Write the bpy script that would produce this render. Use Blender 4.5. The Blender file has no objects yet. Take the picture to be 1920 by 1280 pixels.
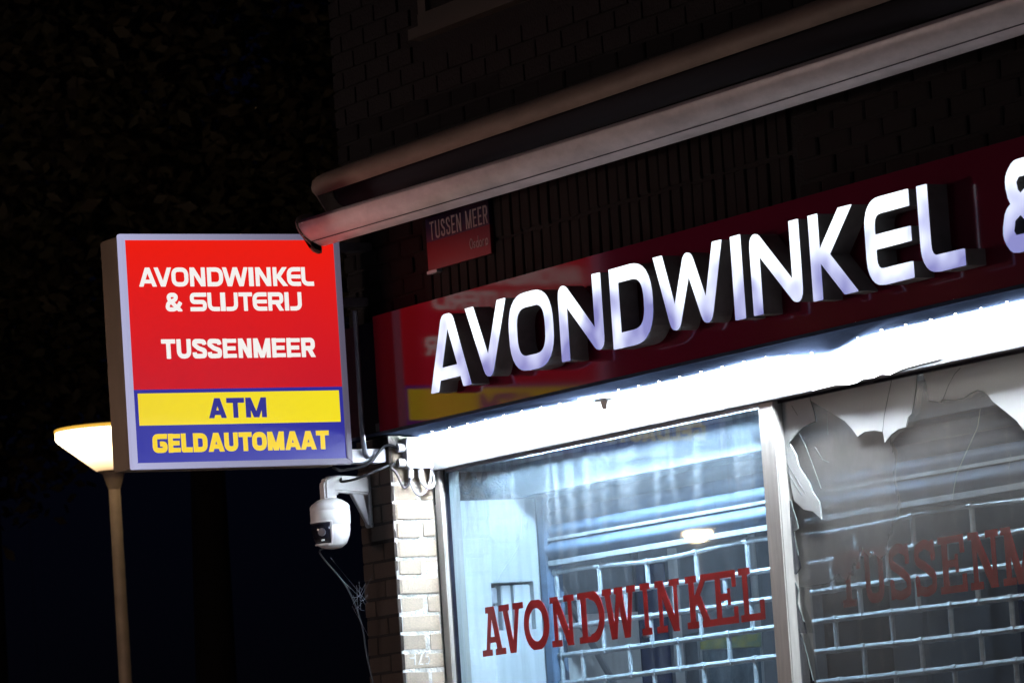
import bpy, bmesh, math, random
import numpy as np
from mathutils import Matrix, Vector
random.seed(7)
S = bpy.context.scene
COL = S.collection
rad = math.radians

# ------------------------------------------------------------------ camera
FPX = 9000.0                                   # focal length in photo pixels (photo is 1920 wide)
PIT, ROL, YAW = 0.10058, 0.06623, 0.50099
CAM = np.array([18.727, -9.610, 1.6])
_d = np.array([-math.cos(YAW)*math.cos(PIT), math.sin(YAW)*math.cos(PIT), math.sin(PIT)])
_r = np.cross(_d, [0, 0, 1]); _r /= np.linalg.norm(_r); _u = np.cross(_r, _d)
_r2 = math.cos(ROL)*_r - math.sin(ROL)*_u
_u2 = math.sin(ROL)*_r + math.cos(ROL)*_u
MC = np.array([_r2, _u2, _d])
cd = bpy.data.cameras.new('camera'); co = bpy.data.objects.new('camera', cd); COL.objects.link(co)
cd.sensor_width = 36.0; cd.lens = FPX/1920*36.0; cd.clip_end = 2000; cd.clip_start = 0.1
m3 = Matrix(((_r2[0], _u2[0], -_d[0]), (_r2[1], _u2[1], -_d[1]), (_r2[2], _u2[2], -_d[2])))
co.matrix_world = Matrix.Translation(Vector(CAM)) @ m3.to_4x4()
cd.dof.use_dof = True; cd.dof.focus_distance = 19.5; cd.dof.aperture_fstop = 9.0
S.camera = co

# ------------------------------------------------------------------ night sky, exposure
w = bpy.data.worlds.new('World'); S.world = w; w.use_nodes = True
nt = w.node_tree; bg = nt.nodes['Background']
sky = nt.nodes.new('ShaderNodeTexSky'); sky.sky_type = 'NISHITA'; sky.sun_disc = False
sky.sun_elevation = rad(12); sky.sun_rotation = rad(200)
tint = nt.nodes.new('ShaderNodeMix'); tint.data_type = 'RGBA'; tint.blend_type = 'MULTIPLY'; tint.inputs[0].default_value = 1
tint.inputs[7].default_value = (.22, .26, 1, 1)                     # night: the clear sky far dimmed and blue
nt.links.new(sky.outputs[0], tint.inputs[6]); nt.links.new(tint.outputs[2], bg.inputs[0]); bg.inputs[1].default_value = 0.0010
S.view_settings.view_transform = 'Standard'; S.view_settings.look = 'None'
S.view_settings.exposure = 0.0; S.view_settings.gamma = 1.0
S.cycles.max_bounces = 8; S.cycles.diffuse_bounces = 3; S.cycles.glossy_bounces = 4
S.cycles.transparent_max_bounces = 14; S.cycles.transmission_bounces = 6
S.cycles.caustics_reflective = False; S.cycles.caustics_refractive = False
S.cycles.sample_clamp_indirect = 6.0
S.cycles.use_denoising = True

# ------------------------------------------------------------------ helpers
def hit(px, py, ax, val):
    """photo pixel -> point on the plane (axis ax = val) that the thing stands on or is fixed to"""
    v = np.array([(px-960)/FPX, -(py-640)/FPX, 1.0]) @ MC
    t = (val - CAM[ax]) / v[ax]
    return CAM + t*v

def empty(name, loc, label, cat, group=None):
    o = bpy.data.objects.new(name, None); COL.objects.link(o); o.location = loc
    o.empty_display_size = 0.05
    tag(o, label, cat, group); return o
def tag(o, label=None, cat=None, group=None, kind=None):
    if label: o['label'] = label
    if cat: o['category'] = cat
    if group: o['group'] = group
    if kind: o['kind'] = kind
    return o
def wloc(o):
    v = Vector(o.location)
    p = o.parent
    while p: v = v + Vector(p.location) if p.type == 'EMPTY' else v; p = p.parent
    return v
def adopt(o, parent):
    if parent is None: return
    o.parent = parent
    o.matrix_parent_inverse = Matrix.Translation(-wloc(parent)) if parent.type == 'EMPTY' else Matrix.Identity(4)
def link(name, me, m, parent=None):
    o = bpy.data.objects.new(name, me); COL.objects.link(o)
    if m is not None and not me.materials: me.materials.append(m)
    if parent is not None:
        # every mesh is modelled in world coordinates; parents carry only a translation
        o.parent = parent
        pw = Vector((0, 0, 0)); p = parent
        while p:
            if p.type == 'EMPTY': pw = Vector(p.location)
            p = p.parent
        if parent.type == 'EMPTY': o.matrix_parent_inverse = Matrix.Translation(-pw)
    return o

class MB:
    def __init__(s): s.v = []; s.f = []; s.smooth = False
    def box(s, a, b):
        n = len(s.v); (x0, y0, z0), (x1, y1, z1) = a, b
        s.v += [(x0,y0,z0),(x1,y0,z0),(x1,y1,z0),(x0,y1,z0),(x0,y0,z1),(x1,y0,z1),(x1,y1,z1),(x0,y1,z1)]
        for q in ((0,3,2,1),(4,5,6,7),(0,1,5,4),(1,2,6,5),(2,3,7,6),(3,0,4,7)): s.f.append(tuple(n+i for i in q))
        return s
    def prism(s, pts, d):
        """closed polygon pts (3d, planar) extruded by vector d"""
        n = len(s.v); k = len(pts); pts = [Vector(p) for p in pts]; d = Vector(d)
        s.v += [tuple(p) for p in pts] + [tuple(p+d) for p in pts]
        s.f.append(tuple(range(n, n+k))); s.f.append(tuple(reversed(range(n+k, n+2*k))))
        for i in range(k): j = (i+1) % k; s.f.append((n+i, n+k+i, n+k+j, n+j))
        return s
    def tube(s, path, r, seg=8, cap=True):
        path = [Vector(p) for p in path]; rs = r if isinstance(r, (list, tuple)) else [r]*len(path)
        n0 = len(s.v); T0 = (path[1]-path[0]).normalized()
        nrm = T0.orthogonal().normalized()
        for i, p in enumerate(path):
            a = path[max(i-1, 0)]; b = path[min(i+1, len(path)-1)]; T = (b-a).normalized()
            nrm = (nrm - T*nrm.dot(T)).normalized(); bn = T.cross(nrm)
            for k in range(seg):
                an = 2*math.pi*k/seg
                s.v.append(tuple(p + (nrm*math.cos(an) + bn*math.sin(an))*rs[i]))
        for i in range(len(path)-1):
            for k in range(seg):
                a = n0+i*seg+k; b = n0+i*seg+(k+1) % seg
                s.f.append((a, b, b+seg, a+seg))
        if cap:
            s.f.append(tuple(reversed(range(n0, n0+seg)))); e = n0+(len(path)-1)*seg
            s.f.append(tuple(range(e, e+seg)))
        return s
    def loft(s, secs, closed=True, cap=True):
        n0 = len(s.v); k = len(secs[0])
        for c in secs: s.v += [tuple(p) for p in c]
        for i in range(len(secs)-1):
            for j in range(k if closed else k-1):
                a = n0+i*k+j; b = n0+i*k+(j+1) % k
                s.f.append((a, b, b+k, a+k))
        if cap and closed:
            s.f.append(tuple(reversed(range(n0, n0+k)))); e = n0+(len(secs)-1)*k; s.f.append(tuple(range(e, e+k)))
        return s
    def lathe(s, prof, c, seg=24):
        """prof = [(r,z)...] round the vertical axis through c"""
        secs = []
        for r, z in prof:
            secs.append([(c[0]+r*math.cos(2*math.pi*k/seg), c[1]+r*math.sin(2*math.pi*k/seg), c[2]+z) for k in range(seg)])
        return s.loft(secs)
    def mesh(s, name, bevel=0, smooth=False):
        me = bpy.data.meshes.new(name); me.from_pydata(s.v, [], s.f); me.update()
        bm = bmesh.new(); bm.from_mesh(me)
        bmesh.ops.recalc_face_normals(bm, faces=bm.faces)
        if bevel: bmesh.ops.bevel(bm, geom=[e for e in bm.edges if e.calc_face_angle(0) > 0.6], offset=bevel, segments=2, affect='EDGES', clamp_overlap=True)
        if smooth:
            for f in bm.faces: f.smooth = True
            for e in bm.edges:
                if len(e.link_faces) == 2 and e.calc_face_angle(0) > 0.7: e.smooth = False
        bm.to_mesh(me); bm.free(); return me
    def build(s, name, m, parent=None, bevel=0, smooth=False):
        return link(name, s.mesh(name, bevel, smooth), m, parent)

# ------------------------------------------------------------------ materials
def mat(name, col, rough=0.6, metal=0.0, var=0.0, vscale=8.0, bump=0.0, bscale=60.0, spec=0.5, emit=None, estr=0.0, rnd=0.0, stretch=(1, 1, 1), coat=0.0, var2=None):
    m = bpy.data.materials.new(name); m.use_nodes = True
    N = m.node_tree.nodes; L = m.node_tree.links; b = N['Principled BSDF']
    b.inputs['Base Color'].default_value = (*col, 1); b.inputs['Roughness'].default_value = rough
    b.inputs['Metallic'].default_value = metal; b.inputs['Specular IOR Level'].default_value = spec
    b.inputs['Coat Weight'].default_value = coat
    if emit: b.inputs['Emission Color'].default_value = (*emit, 1); b.inputs['Emission Strength'].default_value = estr
    if var or bump or rnd:
        tc = N.new('ShaderNodeTexCoord'); mp = N.new('ShaderNodeMapping'); mp.inputs['Scale'].default_value = stretch
        L.new(tc.outputs['Object'], mp.inputs[0])
    if var or rnd:
        nz = N.new('ShaderNodeTexNoise'); nz.inputs['Scale'].default_value = vscale; nz.inputs['Detail'].default_value = 8; nz.inputs['Roughness'].default_value = .65
        L.new(mp.outputs[0], nz.inputs[0])
        ramp = N.new('ShaderNodeMapRange'); ramp.inputs[1].default_value = .3; ramp.inputs[2].default_value = .7; ramp.clamp = True
        L.new(nz.outputs[0], ramp.inputs[0])
        mx = N.new('ShaderNodeMix'); mx.data_type = 'RGBA'
        L.new(ramp.outputs[0], mx.inputs[0])
        c2 = var2 if var2 else tuple(c*(1-var) for c in col)
        mx.inputs[6].default_value = (*c2, 1); mx.inputs[7].default_value = (*[min(1, c*(1+var*.4)) for c in col], 1)
        out = mx.outputs[2]
        if rnd:
            oi = N.new('ShaderNodeObjectInfo'); hs = N.new('ShaderNodeHueSaturation')
            mr = N.new('ShaderNodeMapRange'); mr.inputs[3].default_value = 1-rnd; mr.inputs[4].default_value = 1+rnd
            L.new(oi.outputs['Random'], mr.inputs[0]); L.new(mr.outputs[0], hs.inputs['Value']); L.new(out, hs.inputs['Color']); out = hs.outputs[0]
        L.new(out, b.inputs['Base Color'])
        rr = N.new('ShaderNodeMapRange'); rr.inputs[3].default_value = max(0, rough-.12); rr.inputs[4].default_value = min(1, rough+.12)
        L.new(nz.outputs[0], rr.inputs[0]); L.new(rr.outputs[0], b.inputs['Roughness'])
    if bump:
        n2 = N.new('ShaderNodeTexNoise'); n2.inputs['Scale'].default_value = bscale; n2.inputs['Detail'].default_value = 6
        L.new(mp.outputs[0], n2.inputs[0])
        bp = N.new('ShaderNodeBump'); bp.inputs['Strength'].default_value = bump; bp.inputs['Distance'].default_value = .01
        L.new(n2.outputs[0], bp.inputs['Height']); L.new(bp.outputs[0], b.inputs['Normal'])
    return m

def emit_mat(name, col, strength, col2=None, axis=2, lo=0, hi=1, noise=0.0, nscale=3, str2=None):
    """lamp, backlit surface or painted glow: emission that runs from (col, strength) at lo to (col2, str2) at hi along an axis, over a plain plastic body"""
    m = bpy.data.materials.new(name); m.use_nodes = True
    N = m.node_tree.nodes; L = m.node_tree.links; b = N['Principled BSDF']
    b.inputs['Base Color'].default_value = (*[min(.5, c*.12) for c in col], 1); b.inputs['Roughness'].default_value = .35; b.inputs['Specular IOR Level'].default_value = .25
    b.inputs['Emission Color'].default_value = (*col, 1); b.inputs['Emission Strength'].default_value = strength
    if col2 or str2 is not None:
        tc = N.new('ShaderNodeTexCoord'); sp = N.new('ShaderNodeSeparateXYZ'); L.new(tc.outputs['Object'], sp.inputs[0])
        mr = N.new('ShaderNodeMapRange'); mr.inputs[1].default_value = lo; mr.inputs[2].default_value = hi
        src = sp.outputs[axis]
        if noise:
            nz = N.new('ShaderNodeTexNoise'); nz.inputs['Scale'].default_value = nscale; nz.inputs['Detail'].default_value = 2
            L.new(tc.outputs['Object'], nz.inputs[0])
            ma = N.new('ShaderNodeMath'); ma.operation = 'MULTIPLY_ADD'; ma.inputs[1].default_value = noise; L.new(nz.outputs[0], ma.inputs[0]); L.new(src, ma.inputs[2])
            mb = N.new('ShaderNodeMath'); mb.operation = 'SUBTRACT'; mb.inputs[1].default_value = noise*.5; L.new(ma.outputs[0], mb.inputs[0]); src = mb.outputs[0]
        L.new(src, mr.inputs[0])
        mx = N.new('ShaderNodeMix'); mx.data_type = 'RGBA'; L.new(mr.outputs[0], mx.inputs[0])
        mx.inputs[6].default_value = (*col, 1); mx.inputs[7].default_value = (*(col2 or col), 1)
        L.new(mx.outputs[2], b.inputs['Emission Color'])
        ms = N.new('ShaderNodeMapRange'); ms.inputs[3].default_value = strength; ms.inputs[4].default_value = str2 if str2 is not None else strength
        L.new(mr.outputs[0], ms.inputs[0]); L.new(ms.outputs[0], b.inputs['Emission Strength'])
    return m

def glass_mat(name, tint=(.93, .96, .97), dirt=.12, dcol=(.55, .57, .6), streak=True, scale=3.0, lo=.45, hi=.8, grad=None, top=None):
    """clear pane with a mirror-like face and a film of dirt (procedural streaks)"""
    m = bpy.data.materials.new(name); m.use_nodes = True
    N = m.node_tree.nodes; L = m.node_tree.links; N.remove(N['Principled BSDF']); out = N['Material Output']
    tr = N.new('ShaderNodeBsdfTransparent'); tr.inputs[0].default_value = (*tint, 1)
    gl = N.new('ShaderNodeBsdfGlossy'); gl.inputs['Roughness'].default_value = .015; gl.inputs[0].default_value = (1, 1, 1, 1)
    fr = N.new('ShaderNodeFresnel'); fr.inputs[0].default_value = 1.5
    ge = N.new('ShaderNodeNewGeometry'); iv = N.new('ShaderNodeMath'); iv.operation = 'SUBTRACT'; iv.inputs[0].default_value = 1; L.new(ge.outputs['Backfacing'], iv.inputs[1])
    fm = N.new('ShaderNodeMath'); fm.operation = 'MULTIPLY'; f2 = N.new('ShaderNodeMath'); f2.operation = 'MULTIPLY'; f2.inputs[1].default_value = 1.5; f2.use_clamp = True; L.new(fr.outputs[0], f2.inputs[0]); L.new(f2.outputs[0], fm.inputs[0]); L.new(iv.outputs[0], fm.inputs[1])   # one clean reflection per pane, off its front face
    mx = N.new('ShaderNodeMixShader'); L.new(fm.outputs[0], mx.inputs[0]); L.new(tr.outputs[0], mx.inputs[1]); L.new(gl.outputs[0], mx.inputs[2])
    df = N.new('ShaderNodeBsdfDiffuse'); df.inputs[0].default_value = (*dcol, 1)
    tl = N.new('ShaderNodeBsdfTranslucent'); tl.inputs[0].default_value = (*dcol, 1)
    m2 = N.new('ShaderNodeMixShader'); m2.inputs[0].default_value = .5; L.new(df.outputs[0], m2.inputs[1]); L.new(tl.outputs[0], m2.inputs[2])
    tc = N.new('ShaderNodeTexCoord'); mp = N.new('ShaderNodeMapping'); mp.inputs['Scale'].default_value = (1, 1, .12) if streak else (1, 1, .6)
    L.new(tc.outputs['Object'], mp.inputs[0])
    nz = N.new('ShaderNodeTexNoise'); nz.inputs['Scale'].default_value = scale*4 if streak else scale; nz.inputs['Detail'].default_value = 7; nz.inputs['Roughness'].default_value = .6
    L.new(mp.outputs[0], nz.inputs[0])
    mr = N.new('ShaderNodeMapRange'); mr.inputs[1].default_value = lo; mr.inputs[2].default_value = hi; mr.inputs[3].default_value = dirt*.25; mr.inputs[4].default_value = dirt; L.new(nz.outputs[0], mr.inputs[0])
    fac = mr.outputs[0]
    if grad:                                   # dirt that lies thicker at one end of the pane: (axis, from, to, weight at from)
        sp = N.new('ShaderNodeSeparateXYZ'); L.new(tc.outputs['Object'], sp.inputs[0])
        for ax, a, b_, wa, wb in grad:
            g = N.new('ShaderNodeMapRange'); g.interpolation_type = 'SMOOTHSTEP'
            g.inputs[1].default_value = a; g.inputs[2].default_value = b_; g.inputs[3].default_value = wa; g.inputs[4].default_value = wb
            L.new(sp.outputs[ax], g.inputs[0])
            mu = N.new('ShaderNodeMath'); mu.operation = 'MULTIPLY'; L.new(fac, mu.inputs[0]); L.new(g.outputs[0], mu.inputs[1]); fac = mu.outputs[0]
    m3_ = N.new('ShaderNodeMixShader'); L.new(fac, m3_.inputs[0]); L.new(mx.outputs[0], m3_.inputs[1]); L.new(m2.outputs[0], m3_.inputs[2])
    L.new(m3_.outputs[0], out.inputs[0]); return m

M = {}
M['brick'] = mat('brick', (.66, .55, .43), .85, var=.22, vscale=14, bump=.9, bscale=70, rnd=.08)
M['brick_shaded'] = mat('brick_shaded', (.085, .062, .05), .85, var=.4, vscale=14, bump=.9, bscale=70, rnd=.25)  # shaded copy of the pier brick, the shade put into its colour
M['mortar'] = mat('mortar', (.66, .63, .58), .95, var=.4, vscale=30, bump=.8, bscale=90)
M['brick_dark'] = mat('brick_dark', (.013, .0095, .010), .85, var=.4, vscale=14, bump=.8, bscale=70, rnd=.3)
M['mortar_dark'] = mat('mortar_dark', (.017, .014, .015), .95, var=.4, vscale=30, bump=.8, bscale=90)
M['alu'] = mat('alu', (.66, .66, .74), .35, .0, var=.15, vscale=5, spec=.5)
M['frame_painted_light'] = emit_mat('frame_painted_light', (.46, .46, .70), .9, (.32, .29, .44), 1, -1.24, -.19, str2=.3)  # light falling on the sign frame painted as glow, weaker to the right
M['case'] = mat('case', (.27, .195, .13), .5, .2, var=.3, vscale=6, stretch=(1, 1, .3))
M['white_board'] = mat('white_board', (.14, .142, .145), .5, var=.08, vscale=4)
M['frame'] = mat('frame', (.44, .42, .39), .45, .1, var=.22, vscale=9, stretch=(6, 6, .5))
M['soffit'] = mat('soffit', (.062, .082, .135), .9, .0, spec=.0, var=.3, vscale=5, bump=.15, bscale=8)
M['fascia'] = mat('fascia', (.19, .010, .034), .09, 0, spec=.36, bump=.012, bscale=3)
M['fascia_end'] = mat('fascia_end', (.03, .012, .018), .12, 0, spec=.6)
M['letter_side'] = mat('letter_side', (.24, .23, .225), .45, .3, var=.3, vscale=10)
M['letter_face'] = emit_mat('letter_face', (.27, .28, .64), .9, (.86, .93, 1), 2, 3.45, 3.72, noise=.75, nscale=4.0, str2=1.65)
M['red_face'] = emit_mat('red_face', (.56, .011, .022), 1, (.86, .012, .004), 2, 3.55, 4.25, noise=.25, nscale=2.2)
M['blue_face'] = emit_mat('blue_face', (.030, .030, .33), 1, (.028, .028, .30), 2, 3.26, 3.57)
M['yellow_face'] = emit_mat('yellow_face', (.86, .66, .025), 1, (.9, .74, .02), 1, -1.2, -.25)
M['yellow_text'] = emit_mat('yellow_text', (.88, .62, .02), 1)
M['white_text'] = emit_mat('white_text', (.90, .88, .85), 1)
M['blue_text'] = emit_mat('blue_text', (.032, .032, .27), 1)
M['led'] = emit_mat('led', (.82, .91, 1.0), 330)
M['led_dot'] = emit_mat('led_dot', (1, .93, .85), 60)
M['white_plastic'] = mat('white_plastic', (.74, .74, .75), .32, var=.06, vscale=6)
M['grey_plastic'] = mat('grey_plastic', (.42, .43, .47), .4, var=.15, vscale=9)
M['black_gloss'] = mat('black_gloss', (.012, .012, .02), .08, spec=.7)
M['black_cable'] = mat('black_cable', (.02, .02, .024), .45)
M['grey_cable'] = mat('grey_cable', (.35, .35, .36), .4)
M['steel'] = mat('steel', (.33, .34, .38), .38, .8, var=.35, vscale=12)
M['bar_paint'] = mat('bar_paint', (.88, .79, .79), .4, .0, var=.32, vscale=3.2, stretch=(1, 2, 2), bump=.05, bscale=20)
M['hood'] = mat('hood', (.36, .27, .21), .6, var=.35, vscale=3, stretch=(1, 3, 3))
M['fabric_dark'] = mat('fabric_dark', (.02, .02, .03), .9)
M['street_blue'] = mat('street_blue', (.012, .012, .05), .3, spec=.5)
M['street_red'] = mat('street_red', (.11, .008, .016), .3, spec=.5)
M['street_white'] = mat('street_white', (.32, .29, .29), .4)
M['tin'] = mat('tin', (.56, .61, .66), .45, .2, var=.25, vscale=12)
M['slat'] = mat('slat', (.17, .24, .36), .6, .0, spec=.3, var=.25, vscale=6, stretch=(.4, 3, 3))
M['inner_white'] = mat('inner_white', (.72, .74, .76), .6, var=.1, vscale=4)
M['inner_grey'] = mat('inner_grey', (.28, .31, .36), .6, var=.25, vscale=3)
M['inner_dark'] = mat('inner_dark', (.05, .055, .07), .6, var=.3, vscale=3)
M['navy'] = mat('navy', (.025, .04, .13), .35, var=.2, vscale=3)
M['red_vinyl'] = mat('red_vinyl', (.27, .006, .008), .35, var=.25, vscale=7)
M['glass'] = glass_mat('glass', dirt=.46, scale=3.2, lo=.46, hi=.78, grad=[(2, 2.55, 3.18, .30, 1.0)])
M['glass_back'] = glass_mat('glass_back', tint=(.80, .82, .82), dirt=.80, dcol=(.34, .32, .30), streak=False, scale=1.6, lo=.15, hi=.60, grad=[(0, 3.2, 4.3, 1.0, .30), (2, 2.25, 2.75, .35, 1.0)])
M['shard'] = glass_mat('shard', tint=(.7, .72, .7), dirt=.86, dcol=(.86, .86, .85), streak=False, scale=1.5, lo=.1, hi=.35)
M['shard_edge'] = mat('shard_edge', (.16, .19, .18), .25, spec=.5)
M['shard_dark'] = glass_mat('shard_dark', tint=(.25, .26, .32), dirt=.22, dcol=(.35, .36, .42), streak=True, scale=4)
M['window_glass'] = mat('window_glass', (.01, .012, .018), .06, spec=.6)
M['paint_frame'] = mat('paint_frame', (.09, .075, .06), .5, var=.2)
M['lamp_shade'] = emit_mat('lamp_shade', (1.0, .66, .34), .9, (1.0, .86, .56), 2, -.26, -.06, str2=7)
M['lamp_near'] = emit_mat('lamp_near', (1.0, .74, .66), 115)
M['fill_lamp_white'] = emit_mat('fill_lamp_white', (.86, .86, 1.0), 16)  # for the added lamp out of view
M['lamp_amber'] = emit_mat('lamp_amber', (1.0, .5, .12), 14)
M['lamp_rim'] = emit_mat('lamp_rim', (1.0, .55, .07), .9)
M['lamp_far'] = emit_mat('lamp_far', (1.0, .78, .45), 90)
M['lamp_pole'] = mat('lamp_pole', (.75, .58, .42), .55, .2, var=.2)
M['bark'] = mat('bark', (.03, .022, .02), .9, var=.4, bump=.8, bscale=20)
M['web'] = mat('web', (.14, .14, .17), .5)
M['chalk'] = mat('chalk', (.82, .80, .78), .9)
M['asphalt'] = mat('asphalt', (.05, .05, .052), .85, var=.3, vscale=20, bump=.3, bscale=200)
M['paver'] = mat('paver', (.22, .19, .17), .85, var=.3, vscale=9, bump=.3, bscale=80)
M['kerbstone'] = mat('kerbstone', (.32, .31, .30), .8, var=.2)
M['soil'] = mat('soil', (.05, .055, .03), .95, var=.4, vscale=3)

# ------------------------------------------------------------------ the ground (below the frame, but it carries the place)
g = MB(); g.v = [(-600,-600,-.02),(600,-600,-.02),(600,600,-.02),(-600,600,-.02)]; g.f = [(0,1,2,3)]
tag(g.build('ground', M['soil']), kind='structure')
tag(MB().box((-120,-4.2,-.12),(120,30,0)).build('pavement', M['paver']), kind='structure')
tag(MB().box((-120,-4.36,-.15),(120,-4.2,.0)).build('kerb', M['kerbstone']), kind='structure')
tag(MB().box((-120,-60,-.2),(120,-4.36,-.012)).build('road', M['asphalt']), kind='structure')

# ------------------------------------------------------------------ letter shapes (signed-distance strokes -> outlines)
def fillet(pts, r, closed=False):
    if r <= 0: return list(pts)
    out = []; n = len(pts)
    for i, p in enumerate(pts):
        if not closed and i in (0, n-1): out.append(p); continue
        a = Vector(pts[i-1]); b = Vector(p); c = Vector(pts[(i+1) % n])
        u = a-b; v = c-b; lu, lv = u.length, v.length; u.normalize(); v.normalize()
        ang = math.acos(max(-1, min(1, u.dot(v))))
        t = min(r/max(math.tan(ang/2), .05), lu*.49, lv*.49); p0 = b+u*t; p1 = b+v*t
        for k in range(9):
            s_ = k/8; out.append(tuple(p0*(1-s_)**2 + b*2*s_*(1-s_) + p1*s_**2))
    return out
class Gl:
    def __init__(s, w, clip=True): s.w = w; s.seg = []; s.dot = []; s.boxes = []; s.clip = clip
    def pl(s, pts, t, r=0.0, closed=False):
        p = fillet(pts, r, closed)
        if closed: p = p + [p[0]]
        for a, b in zip(p, p[1:]):
            if abs(a[0]-b[0])+abs(a[1]-b[1]) > 1e-6: s.seg.append((a, b, t))
        for a in (p if closed else p[1:-1]): s.dot.append((a, t/2))
        return s
    def bx(s, x0, y0, x1, y1): s.boxes.append((x0, y0, x1, y1)); return s
    def outlines(s, h=1/72):
        x = np.arange(-.12, s.w+.12+h, h); y = np.arange(-.1, 1.1+h, h); Xg, Yg = np.meshgrid(x, y)
        D = np.full(Xg.shape, 9.0)
        for (a, b, t) in s.seg:
            L_ = math.hypot(b[0]-a[0], b[1]-a[1]); ux, uy = (b[0]-a[0])/L_, (b[1]-a[1])/L_
            mx, my = (a[0]+b[0])/2, (a[1]+b[1])/2
            U = (Xg-mx)*ux+(Yg-my)*uy; V = -(Xg-mx)*uy+(Yg-my)*ux
            D = np.minimum(D, np.maximum(np.abs(U)-L_/2, np.abs(V)-t/2))
        for (p, r) in s.dot: D = np.minimum(D, np.hypot(Xg-p[0], Yg-p[1])-r)
        for (x0, y0, x1, y1) in s.boxes:
            D = np.minimum(D, np.maximum(np.abs(Xg-(x0+x1)/2)-(x1-x0)/2, np.abs(Yg-(y0+y1)/2)-(y1-y0)/2))
        if s.clip: D = np.maximum(D, np.maximum(-Yg, Yg-1)); D = np.maximum(D, np.maximum(-Xg-.03, Xg-s.w-.03))
        D = np.where(np.abs(D) < 1e-5, 1e-5, D)
        # marching squares
        nxt = {}
        ins = D < 0
        def ex(i, j): t = D[i, j]/(D[i, j]-D[i, j+1]); return ('h', i, j), (x[j]+t*h, y[i])
        def ey(i, j): t = D[i, j]/(D[i, j]-D[i+1, j]); return ('v', i, j), (x[j], y[i]+t*h)
        pos = {}
        code = ins[:-1,:-1]*1+ins[:-1,1:]*2+ins[1:,1:]*4+ins[1:,:-1]*8
        tab = {1:[(3,0)],2:[(0,1)],3:[(3,1)],4:[(1,2)],5:[(3,0),(1,2)],6:[(0,2)],7:[(3,2)],8:[(2,3)],9:[(2,0)],10:[(0,1),(2,3)],11:[(2,1)],12:[(1,3)],13:[(1,0)],14:[(0,3)]}
        for i, j in zip(*np.nonzero((code > 0) & (code < 15))):
            def edge(e):
                if e == 0: return ex(i, j)
                if e == 1: return ey(i, j+1)
                if e == 2: return ex(i+1, j)
                return ey(i, j)
            for a, b in tab[int(code[i, j])]:
                ka, pa = edge(a); kb, pb = edge(b); pos[ka] = pa; pos[kb] = pb; nxt.setdefault(ka, []).append(kb)
        loops = []
        while nxt:
            k0 = next(iter(nxt)); k = k0; lp = []
            while k in nxt:
                lp.append(pos[k]); q = nxt[k]; kn = q.pop()
                if not q: del nxt[k]
                k = kn
            if len(lp) > 6: loops.append(simplify(lp, .0035))
        return loops
def simplify(pts, tol):
    P = np.array(pts); n = len(P)
    i0 = 0; i1 = int(np.argmax(np.hypot(*(P-P[0]).T)))
    def rdp(a, b):
        if b <= a+1: return []
        d = P[b]-P[a]; L_ = np.hypot(*d); Q = P[a+1:b]-P[a]
        dist = np.abs(Q[:, 0]*d[1]-Q[:, 1]*d[0])/L_ if L_ > 1e-9 else np.hypot(*Q.T)
        k = int(np.argmax(dist))
        if dist[k] < tol: return []
        k += a+1; return rdp(a, k)+[k]+rdp(k, b)
    P = np.vstack([P, P[:1]])
    idx = [i0]+rdp(i0, i1)+[i1]+rdp(i1, n)
    return [tuple(P[i]) for i in idx]

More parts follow.
